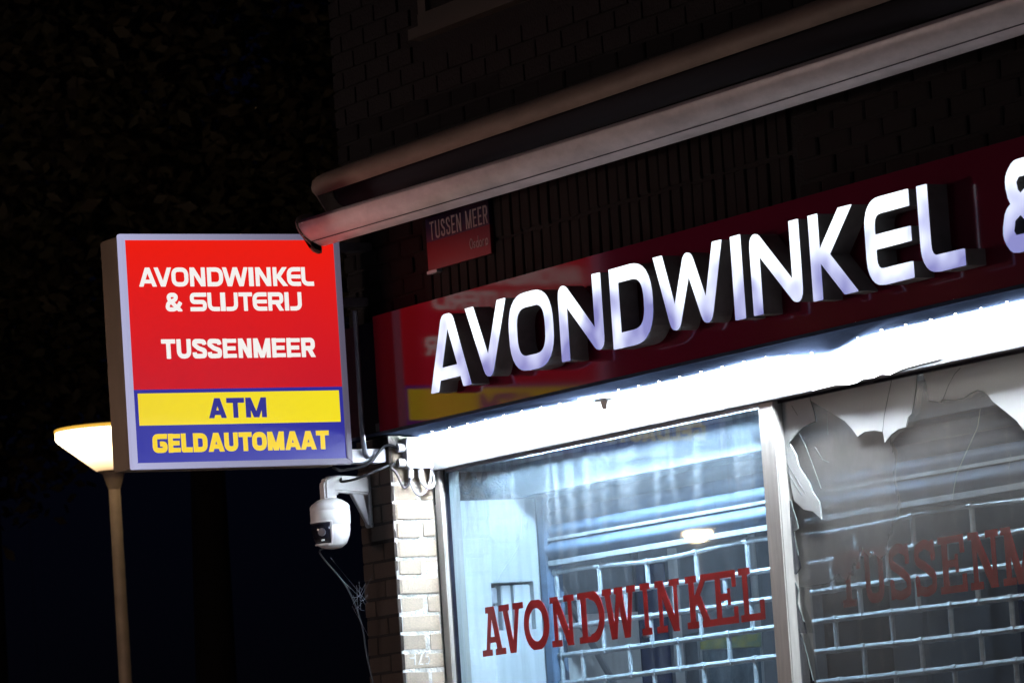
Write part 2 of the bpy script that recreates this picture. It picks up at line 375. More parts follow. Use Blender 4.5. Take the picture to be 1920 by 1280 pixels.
def ell(cx, cy, rx, ry, a0=0, a1=360, n=40):
    return [(cx+rx*math.cos(rad(a0+(a1-a0)*k/n)), cy+ry*math.sin(rad(a0+(a1-a0)*k/n))) for k in range(n+1)]
def sans(ch, w, t, rnd=True, r=.22, helv=False):
    h = t/2; G = Gl(w); e = .12
    if ch == 'A':
        if rnd: G.pl([(h*1.0-.03, -e), (w/2-.075, 1-h), (w/2+.075, 1-h), (w-h*1.0+.03, -e)], t, .05)
        else: G.pl([(h*.95-.035, -e), (w/2, 1+.02)], t).pl([(w/2, 1.02), (w-h*.95+.035, -e)], t)
        G.pl([(w*.2, .225 if rnd else .27), (w*.8, .225 if rnd else .27)], t*.85)
    elif ch == 'V':
        if rnd: G.pl([(h*1.02-.03, 1+e), (w/2, h), (w-h*1.02+.03, 1+e)], t, .05)
        else: G.pl([(h*.95-.035, 1+e), (w/2, -.02)], t).pl([(w/2, -.02), (w-h*.95+.035, 1+e)], t)
    elif ch == 'O': G.pl([(h, h), (w-h, h), (w-h, 1-h), (h, 1-h)], t, .36 if rnd else .3, True)
    elif ch == 'N':
        if rnd: G.pl([(h, -e), (h, 1-h), (w-h, h), (w-h, 1+e)], t, .05)
        else: G.pl([(h, -e), (h, 1+e)], t).pl([(w-h, -e), (w-h, 1+e)], t).pl([(h*.9, 1.03), (w-h*.9, -.03)], t)
    elif ch == 'D':
        G.bx(0, 0, t, 1); p = [(h, h), (w-h, h), (w-h, 1-h), (h, 1-h)]
        f = fillet([(h, h), (w-h, h), (w-h, 1-h), (h, 1-h)], .38); G.pl(f, t)
        G.bx(0, 0, t*1.2, t); G.bx(0, 1-t, t*1.2, 1)
    elif ch == 'W':
        q = [(h-.02, 1+e), (w*.27, h), (w*.5, 1-h), (w*.73, h), (w-h+.02, 1+e)]
        if rnd: G.pl(q, t, .05)
        else:
            q = [(h*.9-.03, 1+e), (w*.27, -.02), (w*.5, 1.02), (w*.73, -.02), (w-h*.9+.03, 1+e)]
            for a, b in zip(q, q[1:]): G.pl([a, b], t)
    elif ch == 'I': G.bx(0, 0, w, 1)
    elif ch == 'K':
        G.bx(0, 0, t, 1); G.pl([(w-h+.06, 1+e), (t+h*.75, .5), (w-h+.08, -e)], t, .02)
        if not rnd: G.bx(t*.5, .4, t*1.4, .6)
    elif ch == 'E':
        rr = .0 if helv else r
        G.pl([(w, 1-h), (h, 1-h), (h, h), (w, h)], t*(.86 if helv else 1), rr)
        if helv: G.bx(0, 0, t, 1)
        G.bx(h, .5-h*.9, w-(0.05 if helv else 0), .5+h*.9)
    elif ch == 'L': G.pl([(h, 1+e), (h, h), (w, h)], t, 0 if helv else r)
    elif ch == 'S':
        if helv:
            G.pl([(w-h, .70), (w-h*1.3, .86), (w*.5, 1-h), (h*1.2, .88), (h*1.0, .70), (w*.42, .53), (w-h*1.0, .40), (w-h*1.1, .13), (w*.5, h), (h*1.1, .12), (h, .32)], t, .09)
        else: G.pl([(w, 1-h), (h, 1-h), (h, .5), (w-h, .5), (w-h, h), (0, h)], t, .16)
    elif ch == 'J': G.pl([(w-h, 1+e), (w-h, h), (0, h)], t, r)
    elif ch == 'T': G.bx(0, 1-t*.95, w, 1); G.bx(w/2-h, 0, w/2+h, 1)
    elif ch == 'U': G.pl([(h, 1+e), (h, h), (w-h, h), (w-h, 1+e)], t, .28)
    elif ch == 'R':
        G.bx(0, 0, t, 1); G.pl(fillet([(h, 1-h), (w-h*1.15, 1-h), (w-h*1.15, .46), (h, .46)], .17), t)
        G.bx(0, 1-t, t*1.2, 1); G.pl([(w*.52, .48), (w-h*.9+.04, -e)], t)
    elif ch == 'M':
        G.bx(0, 0, t, 1); G.bx(w-t, 0, w, 1); G.pl([(h*1.0, 1.05), (w/2, -.02)], t*.95); G.pl([(w/2, -.02), (w-h, 1.05)], t*.95)
    elif ch == 'G': G.pl([(w, 1-h), (h, 1-h), (h, h), (w-h, h), (w-h, .47), (w*.5, .47)], t, .2)
    elif ch == '&':
        G.pl([(w+.02, -.06), (w*.24, .62), (w*.20, .80), (w*.32, 1-h), (w*.56, 1-h), (w*.68, .80), (w*.62, .64), (w*.16, .42), (w*.08+h*.2, .22), (w*.20, h), (w*.50, h), (w*.74, .2), (w*.95, .50)], t, .12)
    return G
def slab(ch, w=1.0, t=.19, s=.13):
    G = Gl(w); h = t/2; e = .1
    if ch == 'I': G.bx(w/2-h, 0, w/2+h, 1).bx(w/2-.24, 0, w/2+.24, s).bx(w/2-.24, 1-s, w/2+.24, 1)
    elif ch == 'A': G.pl([(.20, -e), (.44, 1.04)], t*.75).pl([(.48, 1.04), (.80, -e)], t).bx(.25, .26, .72, .38).bx(0, 0, .42, s).bx(.56, 0, 1, s).bx(.22, 1-s, .5, 1)
    elif ch == 'V': G.pl([(.20, 1+e), (.49, -.04)], t).pl([(.53, -.04), (.80, 1+e)], t*.75).bx(0, 1-s, .42, 1).bx(.58, 1-s, 1, 1)
    elif ch == 'O': G.pl(ell(w/2, .5, w/2-h, .5-h*.75), t)
    elif ch == 'N': G.bx(.12, 0, .12+t*.75, 1).bx(.75, 0, .75+t*.75, 1).pl([(.16, 1.05), (.83, -.05)], t*1.1).bx(0, 0, .42, s).bx(0, 1-s, .34, 1).bx(.58, 1-s, 1, 1)
    elif ch == 'D': G.bx(.12, 0, .12+t, 1).pl([(.1, 1-.06), (.5, 1-.06)], .12).pl([(.1, .06), (.5, .06)], .12).pl(ell(.48, .5, .5-h, .5-h*.72, -90, 90), t).bx(0, 0, .3, s).bx(0, 1-s, .3, 1)
    elif ch == 'W':
        for a, b, k in (((.12, 1+e), (.30, -.04), 1), ((.32, -.04), (.5, 1.02), .7), ((.5, 1.02), (.70, -.04), 1), ((.72, -.04), (.89, 1+e), .7)): G.pl([a, b], t*.8*k)
        G.bx(0, 1-s, .27, 1).bx(.36, 1-s, .62, 1).bx(.74, 1-s, 1, 1)
    elif ch == 'K': G.bx(.12, 0, .12+t, 1).pl([(.80, 1.05), (.2, .36)], t*.75).pl([(.42, .6), (.84, -.05)], t).bx(0, 0, .42, s).bx(0, 1-s, .42, 1).bx(.58, 1-s, 1, 1).bx(.56, 0, 1, s)
    elif ch == 'E': G.bx(.12, 0, .12+t, 1).bx(0, 0, .95, s).bx(0, 1-s, .92, 1).bx(.2, .45, .65, .45+s).bx(.80, 0, .95, .32).bx(.77, .68, .92, 1).bx(.58, .35, .68, .67)
    elif ch == 'L': G.bx(.14, 0, .14+t, 1).bx(0, 0, .95, s).bx(0, 1-s, .46, 1).bx(.78, 0, .95, .38)
    elif ch == 'T': G.bx(w/2-h, 0, w/2+h, 1).bx(0, 1-s, 1, 1).bx(0, .66, .14, 1).bx(.86, .66, 1, 1).bx(.24, 0, .76, s)
    elif ch == 'U': G.pl([(.22, 1+e), (.22, .1), (.78, .1), (.78, 1+e)], t*.95, .22).bx(0, 1-s, .42, 1).bx(.58, 1-s, 1, 1)
    elif ch == 'S': G.pl([(.84, .66), (.82, .84), (.5, .93), (.16, .84), (.16, .64), (.5, .52), (.84, .36), (.84, .14), (.5, .07), (.16, .14), (.14, .34)], t*.9, .1).bx(.76, .62, .9, .98).bx(.08, .02, .2, .38)
    elif ch == 'M':
        G.bx(.10, 0, .10+t*.7, 1).bx(.76, 0, .76+t*.8, 1).pl([(.16, 1.04), (.5, .0)], t*.9).pl([(.5, 0), (.84, 1.04)], t*.7).bx(0, 0, .36, s).bx(0, 1-s, .28, 1).bx(.62, 0, 1, s).bx(.74, 1-s, 1, 1)
    elif ch == 'R': G.bx(.12, 0, .12+t, 1).pl(fillet([(.1, .93), (.78, .93), (.78, .5), (.1, .5)], .2), t*.8).bx(0, 0, .42, s).bx(0, 1-s, .3, 1).pl([(.5, .52), (.84, -.05)], t).bx(.62, 0, 1, s)
    return G

_gc = {}
def outl(G, key):
    if key not in _gc: _gc[key] = G.outlines()
    return _gc[key]
def fill_mesh(name, loops, thick, X, mtx):
    """flat outlines (holes by even-odd) -> solid letters of the given thickness, moved to the world by mtx"""
    cu = bpy.data.curves.new(name, 'CURVE'); cu.dimensions = '2D'; cu.fill_mode = 'BOTH'; cu.extrude = thick/2
    for lp in loops:
        sp = cu.splines.new('POLY'); sp.points.add(len(lp)-1); sp.use_cyclic_u = True
        for p, q in zip(sp.points, lp): p.co = (q[0], q[1], 0, 1)
    tmp = bpy.data.objects.new('tmp', cu); COL.objects.link(tmp)
    dg = bpy.context.evaluated_depsgraph_get(); me = bpy.data.meshes.new_from_object(tmp.evaluated_get(dg))
    bpy.data.objects.remove(tmp); bpy.data.curves.remove(cu); me.name = name
    me.transform(Matrix.Translation((0, 0, thick/2))); me.transform(mtx); me.update(); me.materials.clear()
    for p in me.polygons: p.use_smooth = False
    return me
FRONT = Matrix(((1,0,0,0),(0,0,-1,0),(0,1,0,0),(0,0,0,1)))     # letters on the shop front, facing -Y
SIDE = Matrix(((0,0,1,0),(1,0,0,0),(0,1,0,0),(0,0,0,1)))       # letters on the light box, facing +X
def place(loops, x0, z0, sx, sy): return [[(x0+p[0]*sx, z0+p[1]*sy) for p in lp] for lp in loops]

# ------------------------------------------------------------------ the building
bld = empty('shop_building', (2.9, .4, 0), 'brick corner shop building with a lit shop front below a retracted awning', 'building')
XL, XR = -.34, 8.2
def brick_proto(seed):
    rr = random.Random(seed); me = bpy.data.meshes.new('brick')
    bm = bmesh.new(); bmesh.ops.create_cube(bm, size=1.0)
    bmesh.ops.bevel(bm, geom=bm.edges[:], offset=.045, segments=1, affect='EDGES')
    for v in bm.verts: v.co += Vector((rr.uniform(-1, 1)*.018, rr.uniform(-1, 1)*.018, rr.uniform(-1, 1)*.03))
    bm.to_mesh(me); bm.free(); return me
PRO = {k: [brick_proto(i) for i in range(7)] for k in ('brick', 'brick_dark', 'brick_shaded')}
for k, l in PRO.items():
    for me in l: me.materials.append(M[k])
class Stuff:                                            # bricks beyond the counted ones, joined
    def __init__(s): s.mb = MB()
    def add(s, c, d): s.mb.box(tuple(c[i]-d[i]/2 for i in range(3)), tuple(c[i]+d[i]/2 for i in range(3)))
def brick(c, d, parent, kind='brick_dark', rot=None):
    o = bpy.data.objects.new('brick', random.choice(PRO[kind])); COL.objects.link(o)
    o.parent = parent; o.matrix_parent_inverse = Matrix.Translation(-Vector(bld.location)) if parent is bld else Matrix.Identity(4)
    o.location = c; o.scale = d
    o.rotation_euler = (random.uniform(-1, 1)*.006, random.uniform(-1, 1)*.006, random.uniform(-1, 1)*.008)
    return o
CH, JT = .0822, .013                                    # course height, joint
Z0 = 2.311 - 28*CH
# pier (corner post): core of mortar + bricks
PX0, PX1, PY0, PY1 = XL, -.02, .0, .215
pier = MB().box((PX0+.006, PY0+.006, 0), (PX1-.005, PY1, 3.345)).build('pier', M['mortar'], bld)
MB().box((PX0+.0065, PY0+.0035, 0), (PX1-.0045, PY0+.0058, 3.344)).build('shaded_pointing', M['mortar_dark'], pier)  # dark mortar sheet that paints the shade of the pier front
st = Stuff()
nc = int((3.33-Z0)/CH)
for i in range(nc+1):
    zc = Z0+i*CH+CH/2; hh = CH-JT
    if zc > 3.31: break
    F_ = PY0+.0155                                     # street-side face of the pier, its shade painted as darker brick, then the paler bricks of the lit return
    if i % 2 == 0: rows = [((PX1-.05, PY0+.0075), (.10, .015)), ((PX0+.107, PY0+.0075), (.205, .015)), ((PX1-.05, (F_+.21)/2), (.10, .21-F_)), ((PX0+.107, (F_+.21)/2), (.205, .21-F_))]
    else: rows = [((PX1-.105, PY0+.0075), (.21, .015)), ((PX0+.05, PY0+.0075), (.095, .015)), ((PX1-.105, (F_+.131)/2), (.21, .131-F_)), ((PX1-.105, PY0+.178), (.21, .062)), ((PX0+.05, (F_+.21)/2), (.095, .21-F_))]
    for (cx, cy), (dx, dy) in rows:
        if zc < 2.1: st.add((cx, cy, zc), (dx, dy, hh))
        else: brick((cx+random.uniform(-.003, .003), cy, zc), (dx+random.uniform(-.006, .004), dy, hh+random.uniform(-.006, .004)), pier, 'brick_shaded' if dy < .02 else 'brick')
tag(st.mb.build('lower_bricks', M['brick'], pier), kind='stuff')
# upper wall: mortar core + bricks; soldier courses right of the street-name plate
wall = MB().box((XL+.01, .012, 3.36), (XR, .30, 6.4)).build('upper_wall', M['mortar_dark'], bld)
st = Stuff(); cnt = 0; cand = []
BL = .222
for s_ in range(2):                                     # soldier courses
    zc = 3.845+.105+s_*.222
    for k in range(int((3.5-.42)/.0822)):
        cand.append(((.46+k*.0822, .05, zc), (.0822-JT, .1, .21)))
i = 0; zz = 3.36
while zz < 6.36:
    zc = zz+CH/2; off = (0, .111)[i % 2]; x = XL+BL/2-off
    while x < XR:
        a, b = max(x-BL/2, XL), min(x+BL/2, XR); mid = (a+b)/2
        if not (3.84 < zc < 4.29 and .42 < mid < 3.5) and b-a > .05:
            if 3.84 < zc < 4.29 and a < .42 < b: b = .42
            if 3.84 < zc < 4.29 and a < 3.5 < b: a = 3.5
            if not (4.95 < zc < 6.3 and b > .54 and a < 1.9): cand.append((((a+b)/2, .05, zc), (max(b-a-JT, .03), .1, CH-JT)))
        x += BL
    zz += CH; i += 1
cand.sort(key=lambda c: abs(c[0][2]-4.15)*1.2 + max(0, c[0][0]-5)*.4 + (3 if c[0][2] < 3.82 else 0))
for n, (c, d) in enumerate(cand):
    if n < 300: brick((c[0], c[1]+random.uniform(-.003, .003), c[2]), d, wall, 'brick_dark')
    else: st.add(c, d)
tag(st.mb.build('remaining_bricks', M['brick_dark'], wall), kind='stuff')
# end wall and body behind
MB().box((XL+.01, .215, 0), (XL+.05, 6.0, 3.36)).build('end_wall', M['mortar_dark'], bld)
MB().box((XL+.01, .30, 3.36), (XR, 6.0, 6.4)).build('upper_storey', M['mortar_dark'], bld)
MB().box((XL+.05, 5.8, 0), (XR, 6.0, 3.36)).build('back_wall', M['inner_grey'], bld)
MB().box((XR-.05, .3, 0), (XR, 5.8, 3.36)).build('far_wall', M['inner_grey'], bld)
MB().box((XL+.05, .45, 3.2), (XR-.05, 5.8, 3.3)).build('ceiling', M['inner_white'], bld)
MB().box((XL+.05, .3, 0.0), (XR-.05, 5.8, .02)).build('floor', M['inner_grey'], bld)
# first-floor window
wx0, wx1, wz0 = .545, 1.88, 5.06
win = MB().box((wx0, -.015, wz0), (wx1, .05, wz0+.06)).box((wx0, -.01, wz0+.06), (wx0+.07, .05, 6.25)).box((wx1-.07, -.01, wz0+.06), (wx1, .05, 6.25)).box((wx0, -.01, 6.19), (wx1, .05, 6.25)).build('window', M['paint_frame'], bld)
MB().box((wx0+.07, .03, wz0+.06), (wx1-.07, .04, 6.19)).build('pane', M['window_glass'], win)
MB().box((wx0-.03, -.05, wz0-.05), (wx1+.03, .02, wz0-.002)).build('sill', M['paint_frame'], win)

# ------------------------------------------------------------------ shop window (part of the building)
YG = .245
MX0, MX1 = 2.772, 2.885
sw = MB().box((.0, .205, 0.3), (.062, .30, 3.18)).build('window_frame', M['frame'], bld, bevel=.004)
MB().box((MX0, .200, .3), (MX1, .31, 3.178)).build('mullion', M['frame'], sw, bevel=.005)
MB().box((5.72, .200, .3), (5.84, .31, 3.178)).build('mullion', M['frame'], sw, bevel=.005)
MB().box((.0, .19, 3.181), (XR, .315, 3.40)).build('transom', M['white_board'], sw, bevel=.004)
MB().box((.0, .19, 0), (XR, .32, .3)).build('plinth', M['inner_dark'], sw)
MB().box((.062, .242, .3), (MX0, .248, 3.181)).build('pane', M['glass'], sw)
MB().box((MX1, .260, .3), (5.72, .266, 3.181)).build('inner_pane', M['glass_back'], sw)
MB().box((5.84, .242, .3), (XR, .248, 3.181)).build('pane', M['glass'], sw)
# peeling sealing tape along the head of the broken window
tp = [(1512,727),(1545,713),(1580,709),(1600,700),(1640,690),(1700,676),(1760,661),(1765,672),(1722,683),(1690,692),(1668,703),(1652,701),(1637,709),(1618,710),(1606,718),(1588,722),(1566,721),(1540,728),(1524,732)]
MB().prism([(p[0], .187, p[2]) for p in (hit(a, b, 1, .187) for a, b in tp)], (0, .0025, 0)).build('peeling_tape', M['chalk'], sw)
# glazing beads
MB().box((.062, .222, .3), (.074, .241, 3.181)).build('glazing_bead', M['black_gloss'], sw)
MB().box((.074, .225, 3.171), (MX0-.001, .241, 3.181)).build('glazing_bead', M['steel'], sw)
MB().box((MX1+.001, .222, 3.168), (5.719, .241, 3.181)).build('glazing_bead', M['black_gloss'], sw)
# broken outer pane: shards with real thickness
SH = [
 [(1468,750),(1519,738.5),(1520,751),(1526,770),(1530,789),(1518,794),(1506,801),(1492,815),(1481,829),(1476,850),(1470,850)],
 [(1520,738),(1674,703.5),(1665,745),(1658,780),(1655,809),(1640,806.5),(1622,809),(1609,818),(1598,803),(1585,789),(1562,775),(1545,765),(1521.5,751)],
 [(1675.5,703),(1720,693),(1719,720),(1714,755),(1710,775),(1703,782),(1699,800),(1685,804),(1672,814),(1660,829),(1656.5,809),(1659.5,780),(1666.5,745)],
 [(1728,691.5),(2290,566),(2290,1180),(2120,1080),(2040,960),(1975,880),(1940,830),(1920,805),(1907,788),(1885,770),(1862.6,752.5),(1855.7,743),(1847,733.6),(1833,730.7),(1820,737),(1807.6,745.7),(1792,749),(1767,749),(1765.5,754.5),(1741.5,750),(1739,722.5),(1734.6,707)],
 [(1475,853),(1482,832),(1494,853),(1499,875),(1510,892),(1519,905),(1523,920),(1537,940),(1541,972),(1525,958),(1508,955),(1490,938),(1483,905)],
]
SHL = ['corner shard', None, 'narrow shard', None, 'hanging cracked shard']
for k, poly in enumerate(SH):
    P3 = [hit(px, py, 1, YG) for px, py in poly]
    MB().prism([(p[0], YG-.003, p[2]) for p in P3], (0, .006, 0)).build('glass_shard', M['shard'], sw)
    # ground edge of the broken glass catches the light
    e = MB()
    for a, b in zip(P3, P3[1:]):
        if min(a[2], b[2]) > 3.165 or a[0] > 5.6: continue
        e.tube([(a[0], YG, a[2]), (b[0], YG, b[2])], .0018, 5)
    e.build('broken_edge', M['shard_edge'], sw)
# dark slivers left standing along the mullion
def slv(pts):
    P3 = [hit(px, py, 1, YG) for px, py in pts]
    MB().prism([(p[0], YG-.003, p[2]) for p in P3], (0, .006, 0)).build('glass_shard', M['shard_dark'], sw)
    e = MB(); e.tube([(p[0], YG, p[2]) for p in P3[:len(P3)//2+1]], .0025, 4); e.build('broken_edge', M['shard_edge'], sw)
slv([(1482,938),(1494,975),(1497,990),(1488,996),(1497,1040),(1501,1064),(1493,1076),(1484,1075)])
slv([(1486,1080),(1497,1105),(1495,1130),(1508,1165),(1512,1187),(1500,1185),(1488,1150)])
slv([(1489,1160),(1505,1195),(1513,1225),(1525,1275),(1536,1330),(1508,1350),(1493,1250)])
# hairline cracks in the remaining sheet (fine raised lines of broken glass)
for pts in ([(1803,655+34),(1792,700),(1780,722),(1770,748)], [(1500,812),(1512,835),(1527,875),(1541,915)], [(1476,868),(1500,905),(1512,925)], [(1478,885),(1505,928)], [(1530,838),(1545,862),(1556,866)], [(1486,760),(1497,778)], [(1840,765),(1835,800),(1812,850),(1795,890),(1786,940)], [(1897,852),(1893,880)], [(1552,775),(1554,815)]):
    P3 = [hit(px, py, 1, YG) for px, py in pts]
    MB().tube([(p[0], YG-.004, p[2]) for p in P3], .0009, 4).build('crack', M['shard_edge'], sw)

# red slab lettering on the glass
def px_word(name, spans, zb, zt, yy, parent, m, thick=.002):
    loops = []
    for ch, a, b in spans:
        x0 = hit(a[0], a[1], 1, yy)[0]; x1 = hit(b[0], b[1], 1, yy)[0]
        loops += place(outl(slab(ch), 'slab'+ch), x0, zb, x1-x0, zt-zb)
    me = fill_mesh(name, loops, thick, 0, Matrix.Translation((0, yy, 0)) @ FRONT)
    return link(name, me, m, parent)
sc_ = 2.3706
def z6(x, y): return (820+x/sc_, 740+y/sc_)
sp1 = [('A',198,302,1060),('V',280,388,1040),('O',386,498,1020),('N',506,612,1000),('D',628,746,985),('W',738,886,965),('I',884,974,955),('N',972,1082,935),('K',1108,1228,920),('E',1226,1340,900),('L',1345,1458,885)]
px_word('lettering', [(c, z6(a, y), z6(b, y)) for c, a, b, y in sp1], 2.344, 2.556, .2412, sw, M['red_vinyl'])
loops = []
x = 3.14
for c in 'TUSSENMEER':
    wd = {'T': .19, 'U': .18, 'S': .175, 'E': .2, 'N': .212, 'M': .25, 'R': .2}[c]
    loops += place(outl(slab(c), 'slab'+c), x, 2.350, wd*.93, .212); x += wd
me = fill_mesh('lettering', loops, .002, 0, Matrix.Translation((0, .270, 0)) @ FRONT)
M['red_vinyl_lifted'] = mat('red_vinyl_lifted', (.75, .012, .014), .35, var=.25, vscale=7)  # brighter copy of the vinyl, making up for light lost behind the haze
link('lettering', me, M['red_vinyl_lifted'], sw)
# fly-posting chalk number on a pier brick
ck = MB()
for pts in ([(.040,2.366),(.068,2.366)], [(.066,2.392),(.064,2.335)], [(.082,2.382),(.094,2.390),(.100,2.378),(.094,2.360),(.082,2.338),(.104,2.337)], [(.140,2.392),(.120,2.390),(.117,2.368),(.132,2.370),(.138,2.352),(.128,2.337),(.116,2.340)]):
    ck.tube([(-.0185, y, z) for y, z in pts], .003, 5)
ck.build('chalk_number', M['chalk'], bld)

# ------------------------------------------------------------------ soffit, LED strip
def zs(x):                                              # the soffit sheet sags where it is dented
    return 3.332 - .045*math.exp(-((x-3.36)/.26)**2) - .008*math.exp(-((x-1.3)/.4)**2) + .004*math.sin(x*2.1)
sof = MB(); nx, ny = 160, 12
for i in range(nx+1):
    x = -.02 + (XR+.02)*i/nx
    for j in range(ny+1):
        y = -.062 + (.188+.062)*j/ny; f = j/ny
        z = 3.352*(1-f) + zs(x)*f
        z += .006*math.sin(x*3.3+f*5)*f*(1-f)*2 - .012*math.exp(-((x-3.25-.9*(1-f))/.12)**2)*f*(1-f)*4
        z += .010*math.exp(-((x-.75-1.2*(f))/.09)**2)*f*(1-f)*4
        sof.v.append((x, y, z))
n = len(sof.v)
for i in range(nx):
    for j in range(ny):
        a = i*(ny+1)+j; sof.f.append((a, a+1, a+ny+2, a+ny+1))
so = sof.build('soffit', M['soffit'], bld, smooth=True)
so.modifiers.new('solid', 'SOLIDIFY').thickness = .003; so.modifiers['solid'].offset = 1
MB().box((-.02, -.055, 3.365), (XR, .012, 3.40)).build('fascia_rail', M['steel'], bld)

led = empty('led_strip', (0, .15, 3.3), 'bright white LED strip light running along the underside of the fascia', 'light strip')
secs = []; hs_ = []; N_ = 80
for i in range(N_+1):
    x = .02 + (XR-.02)*i/N_; z = zs(x)-.004
    secs.append([(x, .150+p[0], z+p[1]) for p in ((-.016, .002), (.016, .002), (.016, -.0005), (-.016, -.0005))])
MB().loft(secs).build('diffuser', M['led'], led)
dm = MB().lathe([(.001, -.008), (.007, -.006), (.008, 0), (.005, .004), (.001, .005)], (0, 0, 0), 8).mesh('led_bulb')
dm.materials.append(M['led_dot'])
k = 0; x = .22
while x < 5.2:
    o = bpy.data.objects.new('led_bulb', dm); COL.objects.link(o); o.parent = led
    o.matrix_parent_inverse = Matrix.Translation(-Vector(led.location)); o.location = (x, .098, 3.352*.36+zs(x)*.64-.001); o.scale = (.5, .5, .5); x += .165

# ------------------------------------------------------------------ fascia sign with channel letters
YF = -.062
fas = empty('fascia_sign', (3, -.06, 3.35), 'glossy dark red fascia board with large white illuminated letters above the shop window', 'sign')
MB().box((.03, YF, 3.36), (XR, -.002, 3.868)).build('panel', M['fascia'], fas)
MB().box((-.30, YF+.02, 3.36), (.028, -.002, 3.85)).build('end_panel', M['fascia_end'], fas)
MB().box((-.30, YF-.004, 3.345), (XR, YF+.004, 3.359)).build('trim', M['soffit'], fas)
LET = [('A',.735,1.105),('V',1.083,1.449),('O',1.463,1.832),('N',1.893,2.240),('D',2.318,2.640),('W',2.663,3.193),('I',3.256,3.325),('N',3.392,3.741),('K',3.816,4.122),('E',4.195,4.491),('L',4.551,4.821),('&',5.062,5.40)]
ZB, ZT = 3.45, 3.77; HL = ZT-ZB
for i, (c, x0, x1) in enumerate(LET):
    wu = (x1-x0)/HL; t = .188
    G = sans(c, wu, t, True, r=.24)
    lp = outl(G, 'fac'+c+str(i))
    me = fill_mesh('letter', place(lp, x0, ZB, HL, HL), .085, 0, Matrix.Translation((0, YF-.015, 0)) @ FRONT)
    b_ = link('letter', me, M['letter_side'], fas)
    me = fill_mesh('letter_face', place(lp, x0, ZB, HL, HL), .006, 0, Matrix.Translation((0, YF-.1005, 0)) @ FRONT)
    link('letter_face', me, M['letter_face'], b_)
    q = MB()
    for f in (.25, .8):
        xx = x0 + (.03 if c not in 'AV' else (x1-x0)*(.2 if c == 'A' else .15)); q.tube([(xx, YF-.02, ZB+HL*f), (xx, YF+.002, ZB+HL*f)], .006, 6)
    q.build('standoff', M['steel'], b_)

# ------------------------------------------------------------------ street-name plate
sn = empty('street_name_sign', (.79, -.01, 4.0), 'dark blue and red street name plate reading TUSSEN MEER on the brick wall', 'sign')
MB().box((.505, -.020, 4.005), (1.085, -.003, 4.128)).build('plate', M['street_red'], sn, bevel=.002)
MB().box((.505, -.020, 4.128), (1.085, -.003, 4.235)).build('plate', M['street_blue'], sn, bevel=.002)
def word(name, text, widths, x0, z0, hgt, m, parent, tfun, mtx, thick=.0015, gap=.1, xs=1.0):
    loops = []; x = x0
    for c in text:
        if c == ' ': x += hgt*.5*xs; continue
        wu = widths.get(c, .7); lp = outl(tfun(c, wu), name+c+str(wu)); loops += place(lp, x, z0, hgt*xs, hgt); x += (wu+gap)*hgt*xs
    return link('lettering', fill_mesh('lettering', loops, thick, 0, mtx), m, parent), x
thin = lambda c, wu: sans(c, wu, .12, False, r=.1, helv=True)
WW = {'T': .5, 'U': .5, 'S': .45, 'E': .42, 'N': .52, 'M': .66, 'R': .48}
_o, _x = word('st', 'TUSSEN', WW, .545, 4.135, .078, M['street_white'], sn, thin, Matrix.Translation((0, -.0205, 0)) @ FRONT, gap=.16, xs=1.02)
word('st', 'MEER', WW, _x+.03, 4.135, .078, M['street_white'], sn, thin, Matrix.Translation((0, -.0205, 0)) @ FRONT, gap=.16, xs=1.02)
# small district name: Osdorp
dl = []; xx = .90
for ch in 'Osdorp':
    G = Gl(.5)
    G.clip = False
    if ch == 'O': G.pl(ell(.28, .45, .22, .4), .1)
    elif ch == 's': G.pl([(.42, .48), (.25, .54), (.1, .44), (.38, .2), (.25, .06), (.06, .12)], .1, .05)
    elif ch == 'd': G.pl(ell(.24, .28, .18, .24), .1).bx(.38, 0, .48, .95)
    elif ch == 'o': G.pl(ell(.25, .28, .19, .24), .1)
    elif ch == 'r': G.bx(.08, 0, .18, .55).pl([(.12, .38), (.22, .5), (.38, .5)], .1, .05)
    elif ch == 'p': G.pl(ell(.28, .28, .18, .24), .1).bx(.04, -.08, .14, .52)
    dl += place(outl(G, 'os'+ch), xx, 4.045, .052, .052); xx += .028
link('lettering', fill_mesh('lettering', dl, .0015, 0, Matrix.Translation((0, -.0205, 0)) @ FRONT), M['street_white'], sn)
MB().box((.51, -.030, 3.990), (.60, -.004, 4.003)).build('clip', M['tin'], sn)

# ------------------------------------------------------------------ projecting light box
lb = empty('light_box_sign', (-.1, -.7, 3.2), 'square illuminated red, blue and yellow light box sign projecting from the corner', 'sign')
Y0, Y1, ZB0, ZT0 = -1.240, -.188, 3.224, 4.238
MB().box((-.235, Y0+.012, ZB0+.006), (-.018, Y1-.012, ZT0-.004)).build('case', M['case'], lb, bevel=.006)
FW = .026
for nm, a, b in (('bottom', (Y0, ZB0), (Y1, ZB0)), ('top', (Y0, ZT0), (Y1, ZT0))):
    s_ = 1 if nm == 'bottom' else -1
    MB().prism([(-.03, a[0], a[1]), (-.03, b[0], b[1]), (-.03, b[0]-FW, b[1]+s_*FW), (-.03, a[0]+FW, a[1]+s_*FW)], (.034, 0, 0)).build('frame', M['frame_painted_light'], lb, bevel=.003)
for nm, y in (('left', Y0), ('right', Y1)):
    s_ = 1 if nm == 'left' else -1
    MB().prism([(-.03, y, ZB0+.001), (-.03, y, ZT0-.001), (-.03, y+s_*FW, ZT0-FW), (-.03, y+s_*FW, ZB0+FW)], (.034, 0, 0)).build('frame', M['frame_painted_light'], lb, bevel=.003)
ZD = 3.566
ya, yb, za, zt_ = Y0+FW, Y1-FW, ZB0+FW, ZT0-FW
MB().box((-.012, ya, ZD), (-.006, yb, zt_)).build('red_panel', M['red_face'], lb)
MB().box((-.012, ya, za), (-.006, yb, ZD-.0005)).build('blue_panel', M['blue_face'], lb)
